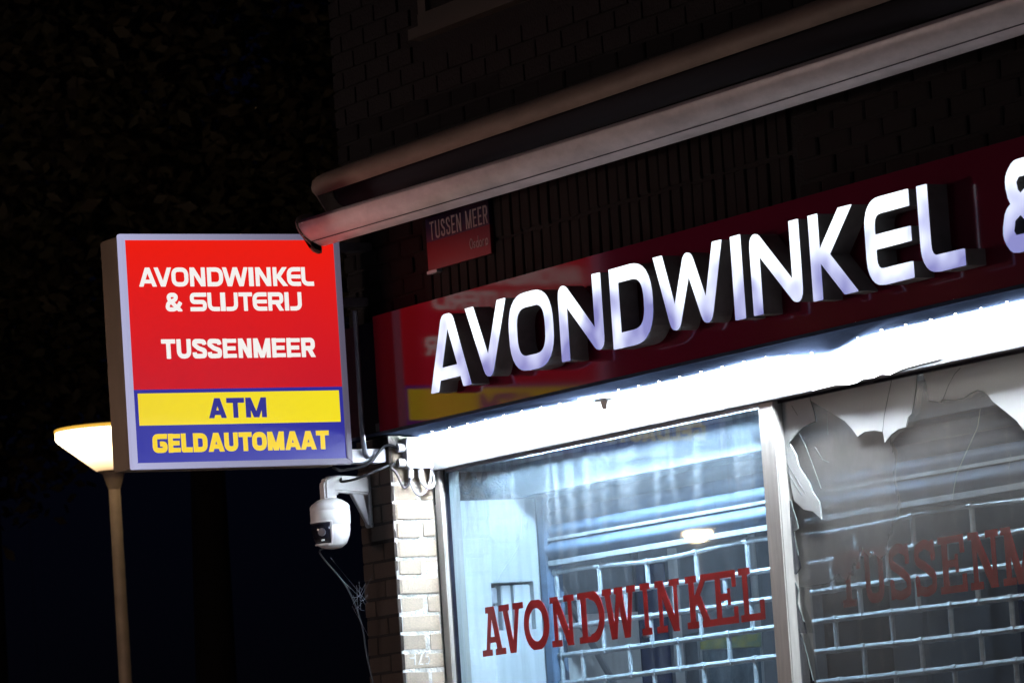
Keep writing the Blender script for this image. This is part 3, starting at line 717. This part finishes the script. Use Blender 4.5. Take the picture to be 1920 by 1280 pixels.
MB().box((-.0055, ya+.020, 3.411), (-.0042, yb-.018, 3.549)).build('yellow_panel', M['yellow_face'], lb)
MSIDE = Matrix.Translation((-.0058, 0, 0)) @ SIDE
def zspan(spans, zb, hgt, m, t, rnd, mtx, helv=False, u0=95, y0=-1.157, k=.837/1680, r=.22):
    loops = []
    for c, a, b in spans:
        A = y0+(a-u0)*k; wd = (b-a)*k; wu = wd/hgt
        loops += place(outl(sans(c, wu, t, rnd, r, helv), 'lb%s%.2f%s' % (c, wu, helv)), A, zb, hgt, hgt)
    return link('lettering', fill_mesh('lettering', loops, .0012, 0, mtx), m, lb)
zspan([('A',95,262),('V',240,405),('O',405,565),('N',580,725),('D',745,897),('W',893,1135),('I',1145,1190),('N',1210,1358),('K',1378,1520),('E',1515,1648),('L',1655,1775)], 4.010, .083, M['white_text'], .225, False, MSIDE, r=.3)
zspan([('&',335,485),('S',568,725),('L',735,850),('I',858,905),('J',912,1025),('T',1034,1165),('E',1168,1305),('R',1318,1468),('I',1478,1518),('J',1530,1643)], 3.902, .081, M['white_text'], .225, False, MSIDE, r=.3)
zspan([('T',270,403),('U',415,550),('S',563,700),('S',707,843),('E',855,985),('N',1003,1130),('M',1148,1312),('E',1328,1458),('E',1470,1600),('R',1613,1748)], 3.697, .085, M['white_text'], .235, False, MSIDE, helv=True)
MY = Matrix.Translation((-.0040, 0, 0)) @ SIDE
k1 = .987/952; u1 = 200
zspan([('A',530,610),('T',612,694),('M',700,796)], 3.437, .087, M['blue_text'], .27, False, MY, helv=True, u0=u1, y0=-1.206, k=k1)
gs = 'GELDAUTOMAAT'; ww_ = {'G': 72, 'E': 60, 'L': 55, 'D': 70, 'A': 74, 'U': 68, 'T': 62, 'O': 72, 'M': 82}
tot = sum(ww_[c] for c in gs); sx = (1080-265)/tot; u = 265; sp = []
for c in gs: sp.append((c, u+1.0, u+ww_[c]*sx-3.0 if c not in 'AT' else u+ww_[c]*sx)); u += ww_[c]*sx
zspan(sp, 3.292, .082, M['yellow_text'], .27, False, MSIDE, helv=True, u0=u1, y0=-1.206, k=k1)
# brackets to the wall
for z in (3.945, 4.19): MB().box((-.13, Y1-.012, z-.018), (-.05, -.035 if z < 4 else .0, z+.018)).build('bracket', M['steel'], lb, bevel=.003)
MB().box((-.14, Y1-.012, 3.232), (-.04, .0, 3.292)).build('bracket', M['alu'], lb, bevel=.004)
MB().tube([(-.02, -.120, 3.90), (-.02, -.122, 3.35), (-.02, -.115, 3.27), (-.05, -.09, 3.255)], .012, 8).build('conduit', M['steel'], lb, smooth=True)

# ------------------------------------------------------------------ awning
aw = empty('awning', (3, -.2, 4.1), 'retracted folding-arm awning with pale front bar and brown hood over the fascia', 'awning')
AX0, AX1 = .035, 8.1
def sag(x): return -.012*math.sin(math.pi*(x-AX0)/(5.6-AX0)) - .004*(x-AX0) if x < 5.6 else -.004*(x-AX0)
bp_ = [(-.330, 4.302), (-.366, 4.302), (-.388, 4.294), (-.398, 4.280), (-.396, 4.264), (-.384, 4.240), (-.363, 4.218), (-.340, 4.203), (-.320, 4.192), (-.300, 4.182), (-.280, 4.180), (-.272, 4.192), (-.285, 4.25), (-.31, 4.29)]
secs = []
for i in range(41):
    x = AX0+(AX1-AX0)*i/40; secs.append([(x, y, z+sag(x)) for y, z in bp_])
MB().loft(secs).build('front_bar', M['bar_paint'], aw, smooth=True)
secs = []
for i in range(41):
    x = AX0+.002+(AX1-AX0-.004)*i/40; secs.append([(x, y, z+sag(x)) for y, z in ((-.337, 4.2030), (-.3405, 4.2005), (-.337, 4.1985), (-.332, 4.2000))])
MB().loft(secs).build('groove_seal', M['fabric_dark'], aw)
# end cap with curled lip
MB().prism([(AX0-.012, y, z) for y, z in [(-.326, 4.324), (-.374, 4.322), (-.400, 4.308), (-.409, 4.287), (-.404, 4.262), (-.389, 4.234), (-.366, 4.208), (-.345, 4.190), (-.322, 4.166), (-.300, 4.160), (-.290, 4.168), (-.292, 4.150), (-.306, 4.146), (-.330, 4.156), (-.345, 4.172), (-.330, 4.195), (-.27, 4.186), (-.28, 4.25), (-.305, 4.30)]], (.0115, 0, 0)).build('end_cap', M['hood'], aw)
hp = [(-.302, 4.335), (-.318, 4.355), (-.322, 4.378), (-.312, 4.402), (-.288, 4.424), (-.24, 4.446), (-.17, 4.466), (-.09, 4.480), (-.005, 4.488), (-.005, 4.476), (-.09, 4.468), (-.17, 4.454), (-.234, 4.434), (-.278, 4.414), (-.300, 4.396), (-.310, 4.376), (-.306, 4.360), (-.292, 4.345)]
secs = []
for i in range(31):
    x = .04+(AX1-.04)*i/30; secs.append([(x, y, z+.066+.016*(x-.03)/5.5) for y, z in hp])
MB().loft(secs).build('hood', M['hood'], aw, smooth=True)
MB().prism([(.028, y, z+.066) for y, z in [(-.300, 4.335), (-.318, 4.355), (-.322, 4.378), (-.312, 4.402), (-.288, 4.424), (-.24, 4.446), (-.17, 4.466), (-.005, 4.488), (-.005, 4.25), (-.12, 4.25), (-.255, 4.262)]], (.0115, 0, 0)).build('end_plate', M['hood'], aw)
MB().tube([(.05, -.15, 4.42), (AX1, -.15, 4.43)], .075, 16).build('fabric_roll', M['fabric_dark'], aw, smooth=True)
for xa in (.7, 4.6, 7.6):
    MB().box((xa-.05, -.20, 4.27), (xa+.05, -.002, 4.31)).build('wall_bracket', M['steel'], aw)
    MB().tube([(xa, -.18, 4.27), (xa+(1.4 if xa < 4 else -1.4), -.26, 4.262), ], .022, 8).build('arm', M['fabric_dark'], aw)

# ------------------------------------------------------------------ security camera (pan-tilt dome)
sc0 = empty('security_camera', (-.23, -.1, 2.9), 'white dome security camera on an angled bracket at the corner pier', 'camera')
CX = -.235
MB().prism([(CX-.028, .002, 3.200), (CX-.028, -.014, 3.200), (CX-.028, -.016, 2.962), (CX-.028, .002, 2.958)], (.056, 0, 0)).build('wall_plate', M['grey_plastic'], sc0, bevel=.004)
# arm: tapered hollow bracket along -Y, turning down over the dome
def ring(y, z, wy, hz, n=12, vert=False):
    pts = []
    for k in range(n):
        a = 2*math.pi*k/n; ca, sa = math.cos(a), math.sin(a)
        ca = math.copysign(abs(ca)**.5, ca); sa = math.copysign(abs(sa)**.5, sa)
        pts.append((CX+ca*wy, y+(sa*hz if vert else 0), z+(0 if vert else sa*hz)))
    return pts
MB().prism([(CX-.03, y, z) for y, z in [(-.004, 3.184), (-.06, 3.188), (-.17, 3.194), (-.208, 3.190), (-.228, 3.172), (-.231, 3.15), (-.231, 3.075), (-.170, 3.075), (-.170, 3.120), (-.09, 3.112), (-.03, 3.106), (-.004, 3.102)]], (.06, 0, 0)).build('arm', M['white_plastic'], sc0, bevel=.010, smooth=True)
MB().prism([(CX-.014, -.008, 2.972), (CX-.014, -.016, 2.968), (CX-.014, -.095, 3.118), (CX-.014, -.035, 3.118)], (.028, 0, 0)).build('gusset', M['grey_plastic'], sc0, bevel=.003)
C3 = (CX, -.197, 0)
hs = MB().lathe([(r*.92, z) for r, z in [(.03, 3.096), (.060, 3.086), (.088, 3.068), (.096, 3.058), (.097, 3.044), (.0955, 3.041), (.0955, 3.038), (.0965, 3.036), (.0965, 2.985), (.093, 2.975)]], C3, 32).build('housing', M['white_plastic'], sc0, smooth=True)
MB().lathe([(r*.92, z) for r, z in [(.092, 2.976), (.0935, 2.955), (.088, 2.925), (.072, 2.892), (.045, 2.874), (.006, 2.869)]], C3, 32).build('dome', M['white_plastic'], sc0, smooth=True)
# lens window facing left of the viewer, in a recessed black face
th0 = -1.08
def polar(a, r, z): return (C3[0]+.92*r*math.cos(a), C3[1]+.92*r*math.sin(a), z)
fc = MB()
for (z0, r0) in ((2.985, .1005), (2.95, .0985), (2.915, .0905), (2.895, .0815)):
    for k in range(13): fc.v.append(polar(th0-.62+k*.1, r0, z0))
for i in range(3):
    for k in range(12): fc.f.append((i*13+k, i*13+k+1, i*13+k+14, i*13+k+13))
lf = fc.build('lens_window', M['black_gloss'], sc0, smooth=True); lf.modifiers.new('s', 'SOLIDIFY').thickness = .003
brim = MB().tube([polar(th0-.64+k*.1, .1005, 2.989) for k in range(14)]+[polar(th0+.66, .098, 2.95), polar(th0+.66, .092, 2.915), polar(th0+.6, .083, 2.891)]+[polar(th0+.5-k*.1, .0825, 2.890) for k in range(12)], .004, 6)
brim.build('window_rim', M['white_plastic'], sc0, smooth=True)
MB().tube([polar(th0+.15, .095, 2.943), polar(th0+.15, .104, 2.943)], .017, 16).build('lens', M['steel'], sc0, smooth=True)
MB().tube([polar(th0+.15, .094, 2.910), polar(th0+.15, .0925, 2.906)], .008, 8).build('infrared_light', M['white_plastic'], sc0)
MB().tube([(CX+.028, -.006, 2.975), (CX+.031, -.006, 2.975)], .006, 8).build('screw', M['steel'], sc0)

# ------------------------------------------------------------------ junction box and cables on the pier
jb = empty('junction_box', (.0, .12, 3.2), 'white plastic junction box at the top of the lit brick pier', 'box')
MB().box((-.018, .062, 3.195), (.045, .192, 3.331)).build('body', M['white_plastic'], jb, bevel=.006)
MB().box((.0452, .072, 3.205), (.050, .182, 3.322)).build('lid', M['white_plastic'], jb, bevel=.002)
for z in (3.288, 3.222): MB().tube([(.012, .061, z), (.012, .028, z)], .019, 12).build('cable_gland', M['white_plastic'], jb, smooth=True)
for y in (.085, .135): MB().tube([(.015, y, 3.195), (.015, y, 3.155)], .013, 10).build('cable_gland', M['white_plastic'], jb, smooth=True)
def cable(name, pts, r, m, label):
    P = [Vector(p) for p in pts]; out = []
    for i in range(len(P)-1):
        p0 = P[max(i-1, 0)]; p1 = P[i]; p2 = P[i+1]; p3 = P[min(i+2, len(P)-1)]
        for k in range(8):
            t = k/8; out.append(.5*((2*p1)+(-p0+p2)*t+(2*p0-5*p1+4*p2-p3)*t*t+(-p0+3*p1-3*p2+p3)*t**3))
    out.append(P[-1]); o = MB().tube(out, r, 7).build(name, m, None, smooth=True); tag(o, label, 'cable'); return o
cable('cable', [(.015, .085, 3.157), (.012, .088, 3.12), (.008, .115, 3.082), (.008, .15, 3.088), (.012, .178, 3.13), (.02, .188, 3.19)], .006, M['grey_cable'], 'thin grey cable looping below the junction box')
cable('cable', [(.015, .135, 3.157), (.014, .150, 3.122), (.012, .180, 3.112), (.012, .203, 3.135), (.02, .196, 3.19), (.02, .197, 3.26)], .009, M['white_plastic'], 'thick white cable curling up beside the window frame')
cable('cable', [(.0, .020, 3.222), (-.004, .0, 3.205), (.0, .022, 3.18), (.006, .048, 3.118), (.010, .070, 3.122), (.014, .083, 3.157)], .006, M['black_cable'], 'black cable looping from the pier corner to the junction box')
cable('cable', [(.012, .030, 3.288), (-.01, -.02, 3.30), (-.03, -.10, 3.225), (-.08, -.20, 3.205), (-.10, -.24, 3.224)], .007, M['black_cable'], 'black cable running from light box sign to junction box')
cable('cable', [(-.02, -.004, 3.215), (-.02, -.06, 3.195), (-.06, -.14, 3.165), (-.15, -.17, 3.160), (-.20, -.15, 3.176)], .006, M['black_cable'], 'black cable hanging under the sign bracket above the camera')
c0 = hit(600, 1036, 0, -.24); c1 = hit(650, 1100, 0, -.24); c2 = hit(678, 1170, 0, -.24); c3 = hit(690, 1240, 0, -.24)
cable('cable', [(-.235, -.197, 2.872), c0, c1, c2, c3, (c3[0], -.004, c3[2]-.25)], .004, M['black_cable'], 'slack thin cable dropping from the dome camera to the pier')
wb = MB(); rw = random.Random(3)
hub = hit(668, 1115, 0, -.22)
for k in range(12):
    a = rw.uniform(0, 6.28); L_ = rw.uniform(.03, .11); p = Vector(hub)+Vector((rw.uniform(-.02, .05), .012+L_*math.cos(a)*.5, L_*math.sin(a)*.8))
    q = Vector(hub)+Vector((rw.uniform(-.02, .03), rw.uniform(-.05, .05), rw.uniform(-.07, .05)))
    wb.tube([tuple(q), tuple((p+q)/2+Vector((0, 0, -.006))), tuple(p)], .0006, 3)
for a, b in (((598, 1035), (640, 1085)), ((640, 1085), (676, 1120)), ((620, 1045), (690, 1130)), ((676, 1120), (700, 1075)), ((660, 1135), (690, 1190))):
    wb.tube([tuple(hit(*a, 0, -.23)), tuple(hit(*b, 0, -.23))], .0006, 3)
tag(wb.build('cobweb', M['web']), 'dusty cobweb strung between the camera and the dark side of the pier', 'cobweb')

# bright little clip lamp on the soffit
clp = empty('soffit_clip', (1.75, .08, 3.31), 'small white metal clip hanging from the soffit above the left window', 'bracket')
MB().box((1.70, .05, 3.306), (1.84, .12, 3.312)).build('plate', M['white_plastic'], clp, bevel=.002)
MB().prism([(1.735, .085, 3.306), (1.80, .085, 3.306), (1.785, .085, 3.270), (1.752, .085, 3.270)], (0, .012, 0)).build('hook', M['white_plastic'], clp)

# ------------------------------------------------------------------ roller grille behind the window
rg = empty('roller_grille', (2, .75, .02), 'pale metal roller security grille with brick-pattern tubes behind the shop window', 'security grille')
YR = .75; GX0, GX1 = .06, 7.9
MB().box((-.02, YR-.03, .02), (.045, YR+.05, 3.05)).build('guide_rail', M['slat'], rg, bevel=.004)
rows = [2.705-.1208*k for k in range(8)]
def wob(x, k): return (.010*math.sin(x*4.2+.6) if k == 0 else .003*math.sin(x*2.1+k))
for k, z in enumerate(rows):
    n_ = 48 if k == 0 else 24
    MB().tube([(GX0+(GX1-GX0)*i/n_, YR, z+wob(GX0+(GX1-GX0)*i/n_, k)) for i in range(n_+1)], .0120, 8).build('horizontal_bar', M['tin'], rg, smooth=True)
lk = MB().tube([(0, 0, 0), (0, 0, 1)], .0105, 8).mesh('vertical_link', smooth=True); lk.materials.append(M['tin'])
cp = MB().tube([(-.016, 0, 0), (.016, 0, 0)], .0155, 8).mesh('sleeve', smooth=True); cp.materials.append(M['tin'])
for k in range(len(rows)-1):
    x = .09 if k % 2 == 0 else .085
    xs_ = [.075]
    xx = .463 if k % 2 == 0 else .265
    while xx < 5.0: xs_.append(xx); xx += .418
    for x in xs_:
        o = bpy.data.objects.new('vertical_link', lk); COL.objects.link(o); o.parent = rg
        o.matrix_parent_inverse = Matrix.Translation(-Vector(rg.location)); o.location = (x, YR, rows[k+1]+wob(x, k+1)); o.scale = (1, 1, rows[k]+wob(x, k)-rows[k+1]-wob(x, k+1))
        for kk in (k, k+1):
            o = bpy.data.objects.new('sleeve', cp); COL.objects.link(o); o.parent = rg
            o.matrix_parent_inverse = Matrix.Translation(-Vector(rg.location)); o.location = (x, YR, rows[kk]+wob(x, kk))
# slats of the rolled curtain and its round bottom rail
def half_round(z0, z1, y0, bulge, n=7):
    return [(y0-bulge*math.sin(math.pi*k/n), z0+(z1-z0)*k/n) for k in range(n+1)]+[(y0+.012, z1), (y0+.012, z0)]
def rib(name, z0, z1, bulge, m):
    p = half_round(z0, z1, YR, bulge)
    MB().loft([[(GX0, y, z) for y, z in p], [(GX1, y, z) for y, z in p]]).build(name, m, rg, smooth=True)
rib('bottom_rail', 2.765, 2.852, .045, M['slat'])
MB().box((GX0, YR-.03, 2.742), (GX1, YR+.01, 2.7645)).build('rail_lip', M['tin'], rg)
MB().box((GX0, YR-.025, 2.8525), (GX1, YR+.01, 2.866)).build('rail_lip', M['tin'], rg)
z = 2.868
while z < 3.12: rib('slat', z, z+.058, .018, M['slat']); z += .060
# lintel box that hides the roller
ln = MB().box((-.02, .60, 3.055), (8.0, .66, 3.20)).build('lintel', M['inner_grey'], bld)

# ------------------------------------------------------------------ inside: white side cabinet with a recess
wc = empty('side_panel', (-.1, .5, .02), 'white interior side panel with a small meter recess behind the left window', 'panel')
yA, yB, zA, zB = .468, .683, 2.470, 2.682
xf = -.02
MB().box((-.27, .32, .02), (xf, yA, 3.05)).build('board', M['inner_white'], wc)
MB().box((-.27, yB, .02), (xf, .715, 3.05)).build('board', M['inner_white'], wc)
MB().box((-.27, yA, zB), (xf, yB, 3.05)).build('board', M['inner_white'], wc)
MB().box((-.27, yA, .02), (xf, yB, zA)).build('board', M['inner_white'], wc)
MB().box((-.27, yA, zA), (-.12, yB, zB)).build('recess_back', M['inner_dark'], wc)
MB().box((-.12, yA+.065, zA), (-.05, yA+.115, zB-.012)).build('switch', M['inner_white'], wc, bevel=.004)
MB().box((-.12, yA+.122, zA), (-.035, yB-.01, zB-.012)).build('fuse_cover', M['inner_white'], wc, bevel=.004)
MB().box((-.12, yA+.008, zB-.09), (-.06, yA+.050, zB-.02)).build('meter', M['grey_plastic'], wc, bevel=.003)
MB().box((-.12, yA+.012, zA), (-.07, yA+.055, zB-.10)).build('meter', M['tin'], wc, bevel=.003)
# side wall inside with its panels
XW = -.28
MB().box((XW-.01, .76, .02), (XW, 5.79, 3.19)).build('inner_side_wall', M['inner_grey'], bld)
def yw(px, py): return hit(px, py, 0, XW)
a = yw(1052, 1150)[1]; b = yw(1188, 1150)[1]; zt1 = yw(1120, 1150)[2]
pb = MB().box((XW+.002, a, .02), (XW+.04, b, zt1)).build('partition_board', M['inner_white'])
tag(pb, 'white board standing against the wall inside behind the grille', 'board')
dr = empty('inner_door', (XW+.02, (b+yw(1250, 1200)[1])/2, .02), 'dark navy blue door inside the shop behind the grille', 'door')
dy0, dy1 = b+.01, yw(1250, 1200)[1]
MB().box((XW+.004, dy0, .02), (XW+.03, dy1, 2.76)).build('leaf', M['navy'], dr)
MB().box((XW+.002, dy1, .02), (XW+.06, dy1+.05, 2.82)).build('door_post', M['inner_white'], dr)
MB().box((XW+.002, dy0, 2.765), (XW+.06, dy1, 2.82)).build('lintel', M['inner_grey'], dr)
MB().tube([(XW+.03, dy0+.02, 2.43), (XW+.07, dy0+.02, 2.43)], .012, 8).build('handle', M['tin'], dr)
fy0, fy1 = yw(1284, 1210)[1], yw(1405, 1210)[1]; fz = yw(1340, 1195)[2]
fr_ = empty('drinks_fridge', (XW+.1, (fy0+fy1)/2, .02), 'upright glass-front drinks fridge with yellow strip inside the shop', 'fridge')
MB().box((XW+.002, fy0, .02), (XW+.12, fy1, fz+.02)).build('cabinet', M['tin'], fr_, bevel=.006)
M['yellow_strip'] = mat('yellow_strip', (.45, .42, .12), .5, var=.6, vscale=14, var2=(.15, .35, .38))
MB().box((XW+.1205, fy0+.01, fz-.055), (XW+.125, fy1-.01, fz+.01)).build('header_strip', M['yellow_strip'], fr_)
M['fridge_glass'] = mat('fridge_glass', (.20, .27, .33), .2, var=.6, vscale=16, stretch=(1, 1, .5))
MB().box((XW+.1205, fy0+.02, .1), (XW+.124, fy1-.02, fz-.06)).build('glass_door', M['fridge_glass'], fr_)
py_ = yw(1418, 1230)[1]
po = MB().tube([(XW+.03, py_, .02), (XW+.03, py_, 2.95)], .018, 10).build('upright_pipe', M['inner_white'], smooth=True); tag(po, 'white upright pipe beside the drinks fridge inside the shop', 'pipe')
# struts leaning behind the grille
MB_ = MB().tube([(-.10, .86, 2.66), (XW+.07, 1.20, 2.16)], .016, 8); MB_.tube([(-.10, .86, 2.66), (-.14, .90, 1.9)], .010, 8)
tag(MB_.build('folding_strut', M['grey_plastic'], smooth=True), 'grey strut leaning diagonally inside the shop behind the grille', 'strut')
# posters and goods further inside, seen through the broken pane
rp = random.Random(5)
for k in range(6):
    yy = 2.35+k*.55
    o = MB().box((XW+.003, yy, 1.0), (XW+.03+.02*(k % 2), yy+.36, 2.5+.22*rp.random())).build('shelf_unit', [M['inner_dark'], M['inner_grey'], M['navy']][k % 3], bevel=.004)
    tag(o, '%s shelf unit along the side wall deep inside the shop, %s from the front' % (['black', 'grey', 'navy'][k % 3], ['nearest', 'second', 'third', 'fourth', 'fifth', 'farthest'][k]), 'shelf', 'shelf units along the inner side wall')
# ceiling tubes inside
for k, (tx, ty) in enumerate(((1.0, 1.6), (4.6, 3.6))):
    t_ = empty('ceiling_tube_light', (tx, ty, 3.1), ['fluorescent tube light on the shop ceiling near the left window', 'fluorescent tube light on the shop ceiling deep inside'][k], 'light')
    MB().box((tx-.6, ty-.05, 3.15), (tx+.6, ty+.05, 3.199)).build('housing', M['inner_white'], t_)
    MB().tube([(tx-.58, ty, 3.125), (tx+.58, ty, 3.125)], .016, 10).build('tube', emit_mat('tube_light', (.68, .84, 1), 45), t_)

wr = empty('added_fill_tube', (4.3, .42, 3.2), 'unseen fill tube added behind the head of the broken shop window', 'light')  # hidden tube added as fill for the hazy pane and grille
MB().box((3.1, .33, 3.285), (5.6, .44, 3.30)).build('housing', M['inner_white'], wr)
MB().tube([(3.15, .385, 3.262), (5.55, .385, 3.262)], .014, 10).build('tube', emit_mat('fill_tube_dim', (1, .93, .88), 34), wr)
wt = empty('added_fill_tube', (1.8, .42, 3.2), 'unseen fill tube added behind the head of the left shop window', 'light')  # hidden tube added to brighten the side panel, grille and dirty glass
MB().box((.36, .33, 3.285), (2.70, .44, 3.30)).build('housing', M['inner_white'], wt)
MB().tube([(.40, .385, 3.262), (2.68, .385, 3.262)], .014, 10).build('tube', emit_mat('fill_tube', (.50, .76, 1), 400), wt)
MB().box((.0, .316, 3.301), (8.0, .60, 3.32)).build('bay_ceiling', M['inner_white'], bld)

# ------------------------------------------------------------------ street lamps
def street_lamp(x, y, ztop, label, sc=1.0, m='lamp_shade', group='street lamps'):
    t_ = empty('street_lamp', (x, y, 0), label, 'street lamp', group)
    z = ztop
    # modelled around its own origin so that the glow follows the shade
    def loc(o): o.location = (x, y, z); o.matrix_parent_inverse = Matrix.Translation((-x, -y, 0)); return o
    loc(MB().lathe([(.105*sc, -.262*sc), (.335*sc, -.075*sc), (.350*sc, -.055*sc), (.348*sc, -.005*sc), (.31*sc, .006*sc), (.02, .012*sc)], (0, 0, 0), 40).build('shade', M[m], t_, smooth=True))
    loc(MB().lathe([(.345*sc, -.016*sc), (.354*sc, -.012*sc), (.354*sc, .004*sc), (.345*sc, .008*sc), (.312*sc, .0095*sc), (.308*sc, .0075*sc)], (0, 0, 0), 40).build('rim', M['lamp_rim'], t_, smooth=True))
    loc(MB().lathe([(.300*sc, .010*sc), (.295*sc, .016*sc), (.15*sc, .035*sc), (.01, .04*sc)], (0, 0, 0), 32).build('cap', M['lamp_pole'], t_, smooth=True))
    loc(MB().lathe([(.03*sc, -.40*sc), (.07*sc, -.28*sc), (.105*sc, -.264*sc)], (0, 0, 0), 20).build('collar', M['lamp_pole'], t_, smooth=True))
    MB().tube([(x, y, 0), (x, y, 1.1), (x, y, 1.15), (x, y, z-.36*sc)], [.07*sc, .07*sc, .045*sc, .036*sc], 14).build('pole', M['lamp_pole'], t_, smooth=True)
    return t_
L0 = hit(208, 803, 0, -8.6)
street_lamp(L0[0], L0[1], L0[2], 'glowing conical street lamp half hidden behind the light box sign')
street_lamp(-1.6, -5.2, 3.5, 'street lamp on the pavement kerb in front of the shop corner', m='lamp_near')
street_lamp(12.2, -3.9, 4.4, 'unseen white fill lamp added beyond the right end of the shop front', m='fill_lamp_white')  # unseen lamp added to brighten the sign frame and the awning bar
street_lamp(-75.0, -45.7, 8.0, 'distant street lamp mirrored as a warm blob in the left window', sc=.90, m='lamp_far')
def mirrored(px, py, dist):                              # where a lamp stands that shows at this spot in the glossy fascia
    v = np.array([(px-960)/FPX, -(py-640)/FPX, 1.0]) @ MC; t = (-.062-CAM[1])/v[1]; p = CAM+t*v; v = v/np.linalg.norm(v)*np.array([1, -1, 1]); return p+v*dist
for (px, py, ds, lab) in ((1508, 604, 60, 'far street lamp across the road, first of four reflected in the fascia'), (1553, 592, 75, 'far street lamp across the road, second of four reflected in the fascia'), (1700, 562, 66, 'far street lamp across the road, third of four reflected in the fascia'), (1800, 523, 58, 'far street lamp across the road, last of four reflected in the fascia')):
    q = mirrored(px, py, ds); street_lamp(q[0], q[1], q[2], lab, sc=.16, m='lamp_amber')
dl_ = hit(44, 776, 0, -95.0)
street_lamp(dl_[0], dl_[1], dl_[2]+.02, 'tiny far off yellowish street lamp at the left edge', sc=.14, m='lamp_shade')

# ------------------------------------------------------------------ tree behind the lamp
def leaf_mat():
    m = mat('leaf', (.12, .115, .05), .6, rnd=0, var=.5, vscale=1.2, var2=(.15, .10, .05)); return m
M['leaf'] = leaf_mat()
def tree(x, y, zc, rx, rz, nleaf, label, seed):
    t_ = empty('street_tree', (x, y, 0), label, 'tree', 'trees behind the lamp')
    rr = random.Random(seed)
    tr = MB(); tr.tube([(x, y, -.02), (x+.05, y, zc*.35), (x-.05, y+.1, zc*.7), (x+.1, y, zc+rz*.4)], [.22, .17, .13, .05], 10)
    for k in range(14):
        a = rr.uniform(0, 6.28); z0 = zc*.7+rr.random()*zc*.25; L_ = rx*rr.uniform(.3, .6)
        tr.tube([(x, y, z0), (x+math.cos(a)*L_*.5, y+math.sin(a)*L_*.5, z0+L_*.35), (x+math.cos(a)*L_, y+math.sin(a)*L_, z0+L_*.5+rr.random()*.5)], [.06, .04, .012], 6)
    tr.build('trunk', M['bark'], t_, smooth=True)
    cr = MB(); clumps = []
    for k in range(70):
        while True:
            p = Vector((rr.uniform(-1, 1), rr.uniform(-1, 1), rr.uniform(-1, 1)))
            if .25 < p.length < 1: break
        clumps.append(Vector((x+p.x*rx, y+p.y*rx, zc+p.z*rz)))
    for k in range(nleaf):
        c = rr.choice(clumps); p = c+Vector((rr.gauss(0, .32), rr.gauss(0, .32), rr.gauss(0, .26)))
        u = Vector((rr.uniform(-1, 1), rr.uniform(-1, 1), rr.uniform(-.6, .6))).normalized(); v = u.orthogonal().normalized(); q = u.cross(v)
        v = (v*math.cos(k)+q*math.sin(k)); s_ = rr.uniform(.05, .10); n_ = len(cr.v)
        cr.v += [tuple(p-u*s_), tuple(p-u*s_*.2+v*s_*.5), tuple(p+u*s_), tuple(p-u*s_*.2-v*s_*.5)]; cr.f.append((n_, n_+1, n_+2, n_+3))
    me = bpy.data.meshes.new('crown'); me.from_pydata(cr.v, [], cr.f); me.update(); link('crown', me, M['leaf'], t_)
T0 = hit(300, 330, 0, -15.5)
tree(-15.5, T0[1]+.2, T0[2]+.7, 2.6, 2.0, 24000, 'dark leafy tree rising behind the light box sign', 11)
T1 = hit(-60, 650, 0, -20.0)
tree(-20.0, T1[1], T1[2]+.5, 2.3, 1.7, 16000, 'dark leafy tree left of the glowing street lamp', 12)
